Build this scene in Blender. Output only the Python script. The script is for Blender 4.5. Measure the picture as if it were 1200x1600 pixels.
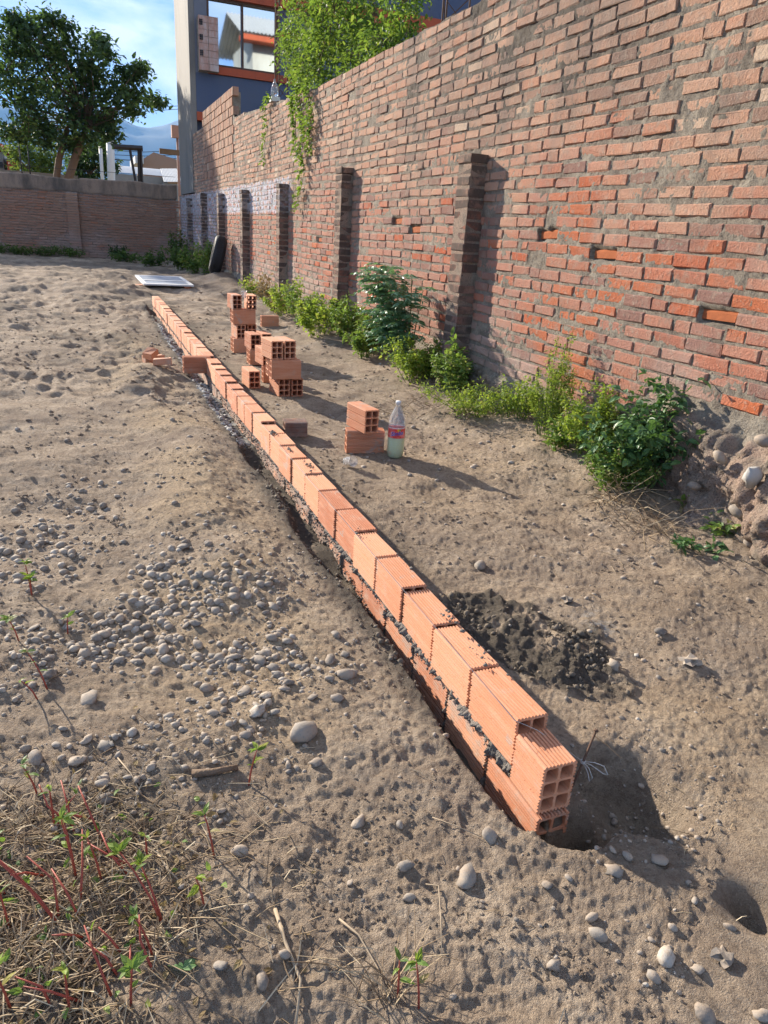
import bpy, bmesh, math, random
import numpy as np
from mathutils import Vector, Matrix, Euler

S = bpy.context.scene
COL = S.collection
for o in list(bpy.data.objects): bpy.data.objects.remove(o)
R = math.radians
random.seed(7); RNG = np.random.default_rng(7)

# ------------------------------------------------------------------ camera
CAM_H = 1.30
PITCH, ROLL, YAW, FPX = R(21.131), R(3.782), R(22.614), 1120.5
cd = Vector((math.sin(YAW)*math.cos(PITCH), math.cos(YAW)*math.cos(PITCH), -math.sin(PITCH)))
_r = Vector((math.cos(YAW), -math.sin(YAW), 0)); _u = _r.cross(cd)
cr = _r*math.cos(ROLL) + _u*math.sin(ROLL); cu = _u*math.cos(ROLL) - _r*math.sin(ROLL)
camd = bpy.data.cameras.new('camera'); cam = bpy.data.objects.new('camera', camd); COL.objects.link(cam)
mw = Matrix((cr, cu, -cd)).transposed().to_4x4(); mw.translation = Vector((0, 0, CAM_H)); cam.matrix_world = mw
camd.sensor_fit = 'VERTICAL'; camd.sensor_height = 36.0; camd.lens = 36.0*FPX/1600.0
camd.clip_start = 0.05; camd.clip_end = 40000
S.camera = cam
S.render.resolution_x = 768; S.render.resolution_y = 1024

# ------------------------------------------------------------------ light
SUN_EL, SUN_AZ = R(21.0), R(-24.5)         # azimuth from +Y towards +X
sun_dir = Vector((math.sin(SUN_AZ)*math.cos(SUN_EL), math.cos(SUN_AZ)*math.cos(SUN_EL), math.sin(SUN_EL)))
sd = bpy.data.lights.new('sun', 'SUN'); sd.energy = 5.0; sd.angle = R(1.0); sd.color = (1.0, 0.90, 0.76)
so = bpy.data.objects.new('sun', sd); COL.objects.link(so)
so.rotation_euler = (-sun_dir).to_track_quat('-Z', 'Y').to_euler()
W = bpy.data.worlds.new('World'); S.world = W; W.use_nodes = True
nt = W.node_tree; nt.nodes.clear()
out = nt.nodes.new('ShaderNodeOutputWorld'); bg = nt.nodes.new('ShaderNodeBackground')
sky = nt.nodes.new('ShaderNodeTexSky'); sky.sky_type = 'NISHITA'; sky.sun_disc = False
sky.sun_elevation = SUN_EL; sky.sun_rotation = SUN_AZ
sky.air_density = 1.0; sky.dust_density = 0.3; sky.ozone_density = 3.5; sky.altitude = 2500
tc = nt.nodes.new('ShaderNodeTexCoord'); mp = nt.nodes.new('ShaderNodeMapping')
mp.inputs['Scale'].default_value = (1.0, 1.0, 2.6); mp.inputs['Location'].default_value = (0.9, 0.5, 0.35)
nz = nt.nodes.new('ShaderNodeTexNoise'); nz.inputs['Scale'].default_value = 5.5; nz.inputs['Detail'].default_value = 9
nz.inputs['Roughness'].default_value = 0.55; nz.inputs['Distortion'].default_value = 0.35
cr_ = nt.nodes.new('ShaderNodeValToRGB'); cr_.color_ramp.elements[0].position = 0.42; cr_.color_ramp.elements[1].position = 0.64
cr_.color_ramp.elements[1].color = (0.85, 0.85, 0.85, 1)
mx = nt.nodes.new('ShaderNodeMix'); mx.data_type = 'RGBA'; mx.inputs[7].default_value = (7.2, 7.7, 8.6, 1)
nt.links.new(tc.outputs['Generated'], mp.inputs['Vector']); nt.links.new(mp.outputs[0], nz.inputs['Vector'])
nt.links.new(nz.outputs[0], cr_.inputs[0]); nt.links.new(cr_.outputs[0], mx.inputs[0])
tn = nt.nodes.new('ShaderNodeMix'); tn.data_type = 'RGBA'; tn.blend_type = 'MULTIPLY'; tn.inputs[0].default_value = 1.; tn.inputs[7].default_value = (.66, .82, 1.05, 1)
nt.links.new(sky.outputs[0], tn.inputs[6]); nt.links.new(tn.outputs[2], mx.inputs[6]); nt.links.new(mx.outputs[2], bg.inputs[0])
nt.links.new(bg.outputs[0], out.inputs[0]); bg.inputs[1].default_value = 0.072
vs = S.view_settings; vs.view_transform = 'Standard'; vs.look = 'None'; vs.gamma = 1; vs.use_curve_mapping = False
vs.exposure = 1.5

# ------------------------------------------------------------------ helpers
def at(u, v, z=0.0):
    d = cd + cr*((u-600)/FPX) + cu*((800-v)/FPX); t = (z-CAM_H)/d.z
    return Vector((0, 0, CAM_H)) + d*t
def aty(u, v, y):
    d = cd + cr*((u-600)/FPX) + cu*((800-v)/FPX); return Vector((0, 0, CAM_H)) + d*(y/d.y)
def atx(u, v, x):
    d = cd + cr*((u-600)/FPX) + cu*((800-v)/FPX); return Vector((0, 0, CAM_H)) + d*(x/d.x)
def topx(p):
    q = Vector(p)-Vector((0, 0, CAM_H)); z = q.dot(cd)
    return (600+FPX*q.dot(cr)/z, 800-FPX*q.dot(cu)/z, z)

def tag(o, label=None, cat=None, group=None, kind=None):
    if label: o['label'] = label
    if cat: o['category'] = cat
    if group: o['group'] = group
    if kind: o['kind'] = kind
    return o
def obj(name, me, parent=None, loc=None, rot=None, scale=None):
    o = bpy.data.objects.new(name, me); COL.objects.link(o)
    if parent is not None: o.parent = parent
    if loc is not None: o.location = loc
    if rot is not None: o.rotation_euler = rot
    if scale is not None: o.scale = scale if hasattr(scale, '__len__') else (scale,)*3
    return o
def empty(name, loc=(0, 0, 0), rot=(0, 0, 0)):
    o = bpy.data.objects.new(name, None); COL.objects.link(o); o.location = loc; o.rotation_euler = rot
    o.empty_display_size = 0.1
    return o
def copy_tree(o, parent=None):
    c = o.copy(); COL.objects.link(c)
    if parent is not None: c.parent = parent
    for ch in o.children: copy_tree(ch, c)
    return c
def npmesh(name, V, F, mat, smooth=False, n=None):
    """V (N,3) array, F (M,k) int array -> mesh"""
    V = np.asarray(V, np.float32); F = np.asarray(F, np.int32); k = F.shape[1]; M = F.shape[0]
    me = bpy.data.meshes.new(name)
    me.vertices.add(len(V)); me.vertices.foreach_set('co', V.ravel())
    me.loops.add(M*k); me.loops.foreach_set('vertex_index', F.ravel())
    me.polygons.add(M); me.polygons.foreach_set('loop_start', np.arange(0, M*k, k, dtype=np.int32))
    me.polygons.foreach_set('loop_total', np.full(M, k, np.int32))
    me.polygons.foreach_set('use_smooth', np.full(M, smooth))
    me.update(); me.validate()
    if mat: me.materials.append(mat)
    return me
class MB:
    """collects boxes, prisms and tubes into one mesh"""
    def __init__(s): s.v = []; s.f = []; s.sm = []
    def add(s, vs, fs, sm=False):
        b = len(s.v); s.v += [tuple(v) for v in vs]; s.f += [tuple(i+b for i in f) for f in fs]; s.sm += [sm]*len(fs)
    def box(s, a, b, M=None):
        x0, y0, z0 = a; x1, y1, z1 = b
        vs = [(x, y, z) for z in (z0, z1) for y in (y0, y1) for x in (x0, x1)]
        if M is not None: vs = [M @ Vector(v) for v in vs]
        s.add(vs, [(0, 2, 3, 1), (4, 5, 7, 6), (0, 1, 5, 4), (2, 6, 7, 3), (0, 4, 6, 2), (1, 3, 7, 5)])
    def tube(s, pts, rad, n=6, cap=True):
        pts = [Vector(p) for p in pts]; m = len(pts)
        if not hasattr(rad, '__len__'): rad = [rad]*m
        rings = []; prev = None
        for i, p in enumerate(pts):
            t = (pts[min(i+1, m-1)]-pts[max(i-1, 0)])
            t = t.normalized() if t.length > 1e-9 else Vector((0, 0, 1))
            a = prev if prev is not None else (Vector((1, 0, 0)) if abs(t.x) < .8 else Vector((0, 1, 0)))
            a = (a - t*a.dot(t)).normalized(); prev = a; b = t.cross(a)
            rings.append([p+(a*math.cos(2*math.pi*k/n)+b*math.sin(2*math.pi*k/n))*rad[i] for k in range(n)])
        vs = [v for r in rings for v in r]; fs = []
        for i in range(m-1):
            for k in range(n):
                k2 = (k+1) % n; fs.append((i*n+k, i*n+k2, (i+1)*n+k2, (i+1)*n+k))
        if cap: fs += [tuple(range(n-1, -1, -1)), tuple((m-1)*n+k for k in range(n))]
        s.add(vs, fs, n > 4)
    def lathe(s, prof, n=20, c=(0, 0, 0)):
        vs = []; fs = []
        for r, z in prof:
            for k in range(n): vs.append((c[0]+r*math.cos(2*math.pi*k/n), c[1]+r*math.sin(2*math.pi*k/n), c[2]+z))
        for i in range(len(prof)-1):
            for k in range(n):
                k2 = (k+1) % n; fs.append((i*n+k, i*n+k2, (i+1)*n+k2, (i+1)*n+k))
        s.add(vs, fs, True)
    def mesh(s, name, mat):
        me = bpy.data.meshes.new(name); me.from_pydata(s.v, [], s.f)
        for p, q in zip(me.polygons, s.sm): p.use_smooth = q
        me.update()
        if mat: me.materials.append(mat)
        return me
    def build(s, name, mat, parent=None, loc=None, rot=None): return obj(name, s.mesh(name, mat), parent, loc, rot)

# ---- numpy noise
def _h(ix, iy, iz, seed):
    n = (ix.astype(np.int64)*374761393 + iy.astype(np.int64)*668265263 + iz.astype(np.int64)*2147483647 + seed*1274126177) & 0xffffffff
    n = ((n ^ (n >> 13))*1274126177) & 0xffffffff
    n = (n ^ (n >> 16)) & 0xffffffff
    return n.astype(np.float64)/4294967295.0
def vnoise(x, y, z=None, seed=0):
    x = np.asarray(x, float); y = np.asarray(y, float); z = np.zeros_like(x) if z is None else np.asarray(z, float)
    ix = np.floor(x); iy = np.floor(y); iz = np.floor(z); fx = x-ix; fy = y-iy; fz = z-iz
    fx = fx*fx*(3-2*fx); fy = fy*fy*(3-2*fy); fz = fz*fz*(3-2*fz)
    r = 0
    zs = (0, 1) if np.any(iz != iz.flat[0]) or np.any(fz != 0) else (0,)
    for dz in zs:
        wz = (fz if dz else 1-fz) if len(zs) == 2 else 1
        a = _h(ix, iy, iz+dz, seed); b = _h(ix+1, iy, iz+dz, seed); c = _h(ix, iy+1, iz+dz, seed); d = _h(ix+1, iy+1, iz+dz, seed)
        r = r + wz*((a*(1-fx)+b*fx)*(1-fy)+(c*(1-fx)+d*fx)*fy)
    return r*2-1
def fbm(x, y, f, oct=4, seed=0, gain=.5, z=None):
    a = 1; s = 0
    for k in range(oct):
        s = s + a*vnoise(x*f, y*f, None if z is None else z*f, seed+k*17); a *= gain; f *= 2.03
    return s
def ss(a, b, x): t = np.clip((x-a)/(b-a), 0, 1); return t*t*(3-2*t)

# ------------------------------------------------------------------ materials
def mat(name):
    m = bpy.data.materials.new(name); m.use_nodes = True; t = m.node_tree
    b = t.nodes['Principled BSDF']; b.inputs['Roughness'].default_value = .85
    if 'Specular IOR Level' in b.inputs: b.inputs['Specular IOR Level'].default_value = .3
    return m, t, b
def nd(t, typ, ins=None, **kw):
    n = t.nodes.new(typ)
    for k, v in kw.items(): setattr(n, k, v)
    for k, v in (ins or {}).items():
        s = n.inputs[k]
        if isinstance(v, bpy.types.NodeSocket): t.links.new(v, s)
        else: s.default_value = v
    return n
def noise(t, vec, scale, detail=4, rough=.6, dist=0.):
    return nd(t, 'ShaderNodeTexNoise', {'Vector': vec, 'Scale': scale, 'Detail': detail, 'Roughness': rough, 'Distortion': dist}).outputs[0]
def ramp(t, fac, stops):
    n = nd(t, 'ShaderNodeValToRGB', {'Fac': fac}); e = n.color_ramp.elements
    while len(e) < len(stops): e.new(.5)
    for q, (p, c) in zip(e, stops): q.position = p; q.color = tuple(c)+(1,) if len(c) == 3 else c
    return n.outputs[0]
def mix(t, fac, a, b, blend='MIX'):
    n = nd(t, 'ShaderNodeMix', data_type='RGBA', blend_type=blend)
    for i, v in ((0, fac), (6, a), (7, b)):
        if isinstance(v, bpy.types.NodeSocket): t.links.new(v, n.inputs[i])
        else: n.inputs[i].default_value = v if i == 0 else (tuple(v)+(1,) if len(v) == 3 else v)
    return n.outputs[2]
def mth(t, op, a, b=0., c=0., clamp=False):
    n = nd(t, 'ShaderNodeMath', operation=op, use_clamp=clamp)
    for i, v in enumerate((a, b, c)):
        if isinstance(v, bpy.types.NodeSocket): t.links.new(v, n.inputs[i])
        else: n.inputs[i].default_value = v
    return n.outputs[0]
def mrange(t, v, a, b, c=0., d=1.):
    return nd(t, 'ShaderNodeMapRange', {'Value': v, 'From Min': a, 'From Max': b, 'To Min': c, 'To Max': d}, interpolation_type='SMOOTHSTEP').outputs[0]
def bump(t, b, h, strength=.5, dist=.01):
    n = nd(t, 'ShaderNodeBump', {'Height': h, 'Strength': strength, 'Distance': dist}); t.links.new(n.outputs[0], b.inputs['Normal'])
def pos(t): return nd(t, 'ShaderNodeNewGeometry').outputs['Position']
def isl(t): return nd(t, 'ShaderNodeNewGeometry').outputs['Random Per Island']
def orand(t): return nd(t, 'ShaderNodeObjectInfo').outputs['Random']
def objc(t): return nd(t, 'ShaderNodeTexCoord').outputs['Object']

def simple(name, col, rough=.8, metal=0., var=.15, scale=6., bmp=.2, bd=.004):
    m, t, b = mat(name); p = objc(t)
    n = noise(t, p, scale, 5)
    c = mix(t, n, tuple(x*(1-var) for x in col), tuple(min(1, x*(1+var)) for x in col))
    t.links.new(c, b.inputs['Base Color']); b.inputs['Roughness'].default_value = rough; b.inputs['Metallic'].default_value = metal
    if bmp: bump(t, b, noise(t, p, scale*8, 4), bmp, bd)
    return m

# dirt
def dirt_mat():
    m, t, b = mat('dirt'); p = pos(t)
    big = noise(t, p, .9, 5, .6); mid = noise(t, p, 5., 6, .65); fine = noise(t, p, 60., 6, .7); grit = noise(t, p, 260., 3, .7)
    sand = nd(t, 'ShaderNodeAttribute', attribute_name='sand').outputs['Fac']
    wet = nd(t, 'ShaderNodeAttribute', attribute_name='wet').outputs['Fac']
    lime = nd(t, 'ShaderNodeAttribute', attribute_name='lime').outputs['Fac']
    c = ramp(t, mid, [(.25, (.30, .22, .16)), (.48, (.51, .395, .285)), (.7, (.68, .55, .41))])
    c = mix(t, mrange(t, big, .42, .60), c, mix(t, .4, c, (.30, .23, .175)))
    c = mix(t, mrange(t, noise(t, p, 2.6, 6, .7, .8), .54, .64, 0, .38), c, (.24, .18, .14))
    c = mix(t, mth(t, 'MULTIPLY', sand, .8), c, ramp(t, mid, [(.3, (.52, .375, .23)), (.7, (.68, .52, .34))]))
    c = mix(t, mrange(t, fine, .44, .66, .0, .68), c, (.23, .172, .128))
    c = mix(t, mrange(t, grit, .56, .68, 0, .75), c, (.60, .51, .40))
    c = mix(t, mrange(t, noise(t, p, 24., 6, .75, .5), .53, .66, 0, .5), c, (.22, .16, .115))
    c = mix(t, mrange(t, noise(t, p, 170., 4, .8), .57, .66, 0, .7), c, (.13, .10, .08))
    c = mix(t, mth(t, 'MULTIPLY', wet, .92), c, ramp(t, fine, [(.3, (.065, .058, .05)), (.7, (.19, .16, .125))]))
    c = mix(t, mth(t, 'MULTIPLY', lime, mrange(t, noise(t, p, 22., 5, .7), .42, .6)), c, (.50, .49, .46))
    t.links.new(c, b.inputs['Base Color']); b.inputs['Roughness'].default_value = .95
    b.inputs['Specular IOR Level'].default_value = .15
    h = mth(t, 'ADD', mth(t, 'MULTIPLY', fine, .7), mth(t, 'MULTIPLY', grit, .35))
    h = mth(t, 'ADD', h, mth(t, 'MULTIPLY', noise(t, p, 130., 5, .8), .5))
    bump(t, b, h, 1., .030)
    return m
M_dirt = dirt_mat()

def brick_mat(name, hollow=False):
    """old fired brick; per-brick hue from object and island random, weathering and paint by place on the wall"""
    m, t, b = mat(name); p = pos(t)
    r1 = mth(t, 'FRACT', mth(t, 'ADD', isl(t), mth(t, 'MULTIPLY', orand(t), 7.31)))
    r2 = mth(t, 'FRACT', mth(t, 'MULTIPLY', r1, 13.7))
    sep = nd(t, 'ShaderNodeSeparateXYZ', {'Vector': p}); y = sep.outputs[1]; z = sep.outputs[2]
    pale = ramp(t, r1, [(0., (.26, .165, .125)), (.3, (.42, .255, .18)), (.65, (.52, .315, .215)), (.88, (.47, .245, .16)), (1., (.58, .44, .32))])
    red = ramp(t, r1, [(0., (.27, .15, .12)), (.3, (.40, .205, .15)), (.6, (.46, .225, .155)), (.76, (.45, .18, .115)), (.84, (.46, .115, .05)), (.9, (.42, .21, .155)), (.96, (.44, .205, .15)), (1., (.52, .13, .04))])
    zn = mth(t, 'ADD', z, mrange(t, noise(t, p, .7, 3), .3, .7, -.5, .5))
    c = mix(t, mrange(t, zn, 1.35, 2.1), red, pale)
    rz = mth(t, 'MULTIPLY', mth(t, 'MULTIPLY', mrange(t, zn, .75, 1.0), mrange(t, zn, 1.75, 1.35)), mth(t, 'MULTIPLY', mrange(t, y, 2.0, 2.6), mrange(t, y, 5.4, 4.2)))
    c = mix(t, mth(t, 'MULTIPLY', rz, mrange(t, r2, .35, .75, 0, .8)), c, (.50, .155, .07))
    sm_ = mth(t, 'MULTIPLY', mth(t, 'MULTIPLY', mrange(t, z, 1.9, 2.4), mth(t, 'MULTIPLY', mrange(t, y, 3.4, 4.2), mrange(t, y, 7.6, 5.6))), mrange(t, noise(t, p, 1.6, 5, .65), .36, .56))
    c = mix(t, mth(t, 'MULTIPLY', sm_, .55), c, (.19, .15, .125))
    # salt-bleached courses at the very bottom
    c = mix(t, mrange(t, zn, .75, .3, 0, .55), c, (.44, .36, .31))
    n1 = noise(t, p, 14., 6, .65); n2 = noise(t, p, 90., 5, .75); n3 = noise(t, p, 38., 5, .7, .6)
    c = mix(t, mrange(t, n1, .45, .75, 0, .6), c, (.36, .30, .24))
    c = mix(t, mrange(t, n2, .50, .72, 0, .75), c, mix(t, .6, c, (.12, .075, .06)))
    c = mix(t, mrange(t, n3, .58, .68, 0, .6), c, (.42, .35, .28))
    # run-off stains from the top
    st = nd(t, 'ShaderNodeMapping', {'Vector': p, 'Scale': (1., 1.3, .28)}).outputs[0]
    sn = noise(t, st, 2.2, 6, .6)
    c = mix(t, mth(t, 'MULTIPLY', mrange(t, sn, .52, .68, 0, .62), mrange(t, z, 1.2, 2.6, .25, 1.)), c, (.20, .17, .145))
    # whitewash band
    py = mth(t, 'MULTIPLY', mrange(t, y, 11.6, 12.0), mrange(t, y, 26.49, 26.46)); zz = mth(t, 'ADD', z, mth(t, 'MULTIPLY', noise(t, p, 5., 4), .16))
    band = mth(t, 'MULTIPLY', mrange(t, zz, 1.58, 1.62), mrange(t, zz, 2.13, 2.10))
    low = mth(t, 'MULTIPLY', mrange(t, y, 18.6, 19.2), mth(t, 'MULTIPLY', mrange(t, z, .5, .9), mrange(t, zz, 2.13, 2.10)))
    pw = mth(t, 'MULTIPLY', mth(t, 'MULTIPLY', mth(t, 'MAXIMUM', band, low), py), mrange(t, noise(t, p, 9., 5, .7), .42, .56))
    pw = mth(t, 'MULTIPLY', pw, mth(t, 'MULTIPLY', mrange(t, sep.outputs[0], 3.3, 3.2), mrange(t, sep.outputs[0], 2.70, 2.72)))
    c = mix(t, mth(t, 'MULTIPLY', pw, .85), c, (.50, .54, .62))
    # back wall bricks are browner, with a red spalled strip low down
    yb = mrange(t, y, 26.0, 26.2)
    c = mix(t, mth(t, 'MULTIPLY', yb, mrange(t, zn, .35, .7, .1, .6)), c, (.36, .225, .15))
    t.links.new(c, b.inputs['Base Color']); b.inputs['Roughness'].default_value = .92
    b.inputs['Specular IOR Level'].default_value = .12
    bump(t, b, mth(t, 'ADD', mth(t, 'MULTIPLY', n3, .9), mth(t, 'MULTIPLY', n2, .7)), 1., .014)
    return m
M_brick = brick_mat('old_brick')
def brick_pil():  # cement-coated brick, its colour darkened further for the shade on the pilasters' near faces
    m = M_brick.copy(); m.name = 'shade_darkened_cemented_brick'; t = m.node_tree; b = t.nodes['Principled BSDF']
    src = b.inputs['Base Color'].links[0].from_socket; p = pos(t)
    c = mix(t, mrange(t, noise(t, p, 6., 5, .7), .36, .56, .35, .92), src, (.095, .078, .066)); t.links.new(c, b.inputs['Base Color']); return m
M_brickp = brick_pil()
def mortar_mat():
    m, t, b = mat('mortar'); p = pos(t)
    sep = nd(t, 'ShaderNodeSeparateXYZ', {'Vector': p}); y = sep.outputs[1]; z = sep.outputs[2]
    n1 = noise(t, p, 6., 6, .65); n2 = noise(t, p, 70., 5, .7)
    c = ramp(t, n1, [(.3, (.22, .185, .15)), (.5, (.34, .295, .235)), (.72, (.50, .44, .35))])
    c = mix(t, mrange(t, n2, .45, .7, 0, .6), c, (.12, .10, .085))
    st = nd(t, 'ShaderNodeMapping', {'Vector': p, 'Scale': (1., 1.3, .28)}).outputs[0]
    c = mix(t, mth(t, 'MULTIPLY', mrange(t, noise(t, st, 2.2, 6, .6), .5, .66, 0, .75), mrange(t, z, 1.2, 2.6, .25, 1.)), c, (.11, .095, .08))
    sm_ = mth(t, 'MULTIPLY', mth(t, 'MULTIPLY', mrange(t, z, 1.8, 2.3), mth(t, 'MULTIPLY', mrange(t, y, 3.2, 4.2), mrange(t, y, 8.2, 5.6))), mrange(t, noise(t, p, 1.6, 5, .65), .33, .52))
    c = mix(t, mth(t, 'MULTIPLY', sm_, .75), c, (.105, .09, .078))
    zz = mth(t, 'ADD', z, mth(t, 'MULTIPLY', noise(t, p, 5., 4), .16))
    band = mth(t, 'MULTIPLY', mrange(t, zz, 1.58, 1.62), mrange(t, zz, 2.13, 2.10))
    pw = mth(t, 'MULTIPLY', mth(t, 'MULTIPLY', band, mrange(t, y, 11.6, 12.)), mrange(t, n1, .35, .5, 0, .6))
    pw = mth(t, 'MULTIPLY', pw, mrange(t, sep.outputs[0], 3.3, 3.2))
    c = mix(t, pw, c, (.55, .58, .64))
    t.links.new(c, b.inputs['Base Color']); b.inputs['Roughness'].default_value = .97; b.inputs['Specular IOR Level'].default_value = .1
    plx = mrange(t, sep.outputs[0], 2.975, 2.95)
    c = mix(t, mth(t, 'MULTIPLY', plx, mrange(t, n1, .35, .6)), c, (.43, .31, .235))
    c = mix(t, mth(t, 'MULTIPLY', plx, mrange(t, noise(t, p, 120., 4, .8), .5, .62)), c, (.17, .125, .10))
    for l_ in list(b.inputs['Base Color'].links): t.links.remove(l_)
    t.links.new(c, b.inputs['Base Color'])
    n4 = noise(t, p, 170., 4, .8)
    bump(t, b, mth(t, 'ADD', mth(t, 'MULTIPLY', n4, .5), n2), 1., .022)
    return m
M_mortar = mortar_mat()
def terracotta(name, dusty=0.0, dark=0.0):
    m, t, b = mat(name); p = objc(t); r = orand(t)
    nv = nd(t, 'ShaderNodeVectorMath', {0: p, 1: nd(t, 'ShaderNodeCombineXYZ', {0: mth(t, 'MULTIPLY', r, 31.)}).outputs[0]}, operation='ADD').outputs[0]
    st = nd(t, 'ShaderNodeMapping', {'Vector': nv, 'Scale': (9., 1.2, 9.)}).outputs[0]
    c = ramp(t, r, [(0., (.44, .165, .085)), (.35, (.55, .23, .12)), (.7, (.60, .275, .15)), (1., (.67, .35, .205))])
    c = mix(t, mrange(t, noise(t, st, 5., 5), .4, .7, 0, .5), c, (.66, .37, .24))
    sp = noise(t, nv, 120., 3, .6)
    c = mix(t, mrange(t, sp, .63, .72, 0, .7), c, (.30, .10, .05))
    dn = noise(t, nv, 12., 6, .7)
    c = mix(t, mrange(t, dn, .55-.2*dusty, .72-.15*dusty, 0, .5+.4*dusty), c, (.46, .36, .28))
    c = mix(t, mrange(t, noise(t, nv, 5., 4, .6), .60, .63, 0, .55), c, (.40, .345, .29))
    if dark: c = mix(t, mrange(t, noise(t, nv, 8., 5, .7), .35, .55, 0, dark), c, (.16, .12, .105))
    t.links.new(c, b.inputs['Base Color']); b.inputs['Roughness'].default_value = .8
    bump(t, b, mth(t, 'ADD', mth(t, 'MULTIPLY', sp, .4), dn), .35, .003)
    return m
M_block = terracotta('hollow_block_clay')
M_blockd = terracotta('hollow_block_clay_smeared', .4, .12)
M_blockg = terracotta('hollow_block_clay_cemented', .9, .6)
M_wetm = simple('wet_mortar', (.15, .122, .092), .8, var=.4, scale=25., bmp=.6)
M_limem = simple('lime_sludge', (.36, .34, .305), .7, var=.4, scale=12., bmp=.6)
def stone_mat():
    m, t, b = mat('river_stone'); p = objc(t)
    r = mth(t, 'FRACT', mth(t, 'ADD', isl(t), mth(t, 'MULTIPLY', orand(t), 5.7)))
    c = ramp(t, r, [(0., (.15, .13, .11)), (.3, (.25, .22, .185)), (.6, (.29, .25, .205)), (.85, (.35, .29, .225)), (1., (.44, .40, .34))])
    c = mix(t, mrange(t, noise(t, pos(t), 30., 6, .75), .42, .62, 0, .85), c, (.34, .265, .195))
    c = mix(t, mrange(t, noise(t, pos(t), 180., 3), .58, .7, 0, .5), c, (.14, .125, .11))
    t.links.new(c, b.inputs['Base Color']); b.inputs['Roughness'].default_value = .8
    bump(t, b, noise(t, pos(t), 110., 5, .7), .35, .004)
    return m
M_stone = stone_mat()
def leaf_mat(name, stops, rough=.5, trans=.35, tcol=(.25, .4, .04), spec=.4):
    m, t, b = mat(name)
    r = mth(t, 'FRACT', mth(t, 'ADD', isl(t), mth(t, 'MULTIPLY', orand(t), 3.1)))
    c = ramp(t, r, stops); t.links.new(c, b.inputs['Base Color']); b.inputs['Roughness'].default_value = rough
    b.inputs['Specular IOR Level'].default_value = spec
    tr = nd(t, 'ShaderNodeBsdfTranslucent', {'Color': mix(t, .5, c, tcol, 'MIX')})
    ms = nd(t, 'ShaderNodeMixShader', {0: trans, 1: b.outputs[0], 2: tr.outputs[0]})
    t.links.new(ms.outputs[0], t.nodes['Material Output'].inputs['Surface'])
    return m
M_leaf_tree = leaf_mat('tree_leaf', [(0, (.02, .048, .017)), (.5, (.045, .09, .028)), (.85, (.085, .15, .04)), (1, (.16, .23, .055))], .5, .36, (.10, .18, .03))
M_leaf_vine = leaf_mat('vine_leaf', [(0, (.025, .065, .012)), (.4, (.06, .135, .022)), (.8, (.12, .23, .035)), (1, (.30, .34, .06))], .55, .42, (.35, .50, .05))
M_leaf_weed = leaf_mat('weed_leaf', [(0, (.06, .12, .028)), (.5, (.14, .24, .045)), (.88, (.25, .34, .07)), (.94, (.36, .32, .12)), (1, (.30, .20, .10))], .55, .4, (.3, .45, .05))
M_leaf_yell = leaf_mat('bright_weed_leaf', [(0, (.09, .17, .025)), (.5, (.19, .31, .04)), (.85, (.30, .39, .06)), (1, (.42, .38, .10))], .55, .5, (.4, .5, .05))
M_leaf_dark = leaf_mat('broad_leaf', [(0, (.04, .095, .035)), (.5, (.07, .15, .055)), (1, (.13, .23, .08))], .45, .22, (.2, .4, .05), .35)
M_leaf_silv = leaf_mat('pinnate_leaf', [(0, (.07, .15, .075)), (.5, (.12, .24, .12)), (1, (.20, .34, .17))], .4, .25, (.2, .4, .08), .6)
M_leaf_far = leaf_mat('far_leaf', [(0, (.03, .075, .018)), (.6, (.07, .14, .03)), (1, (.16, .22, .04))], .6, .35, (.3, .4, .05))
M_leaf_dry = leaf_mat('dry_leaf', [(0, (.16, .10, .04)), (1, (.34, .25, .11))], .7, .3, (.4, .3, .1))
M_bark = simple('bark', (.17, .115, .075), .9, var=.35, scale=5., bmp=.6, bd=.02)
M_stemg = simple('green_stem', (.12, .17, .05), .6)
M_stemr = simple('red_stem', (.34, .07, .045), .5, var=.3, scale=30.)
def straw_mat():
    m, t, b = mat('dry_straw'); c = ramp(t, isl(t), [(0, (.13, .085, .05)), (.4, (.28, .20, .12)), (.8, (.44, .34, .21)), (1, (.58, .48, .33))])
    t.links.new(c, b.inputs['Base Color']); return m
M_straw = straw_mat()
M_twig = simple('twig_wood', (.36, .28, .19), .8, var=.3, scale=40.)
def plaster(name, col, dirt=(.3, .27, .23), amt=.5, sc=1.2):
    m, t, b = mat(name); p = pos(t)
    st = nd(t, 'ShaderNodeMapping', {'Vector': p, 'Scale': (1., 1., .35)}).outputs[0]
    c = mix(t, mrange(t, noise(t, st, sc, 7, .65), .42, .7, 0, amt), col, dirt)
    c = mix(t, mrange(t, noise(t, p, 25., 4), .5, .7, 0, .25), c, dirt)
    t.links.new(c, b.inputs['Base Color']); bump(t, b, noise(t, p, 30., 5), .35, .01); return m
M_beige = plaster('beige_render', (.25, .23, .20), (.16, .155, .145), .8)
M_blue = plaster('blue_paint', (.085, .11, .175), (.12, .13, .155), .5)
M_orange = plaster('orange_paint', (.46, .10, .045), (.28, .07, .04), .5, 2.)
M_cap = plaster('grey_cap_render', (.33, .24, .175), (.085, .075, .065), .9, 1.6)
M_grey = simple('grey_concrete', (.30, .29, .27), .9)
M_white = simple('white_paint', (.72, .72, .70), .6, var=.08)
M_steel = simple('dark_steel', (.05, .045, .045), .5, .3)
M_rust = simple('rusty_steel', (.13, .075, .05), .75, .3, var=.4, scale=12.)
M_zinc = simple('zinc_sheet', (.50, .50, .48), .5, .2, var=.2, scale=3.)
M_rubber = simple('tyre_rubber', (.022, .022, .023), .65, var=.3, scale=9.)
M_frame = simple('brown_window_frame', (.10, .05, .03), .5)
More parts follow.
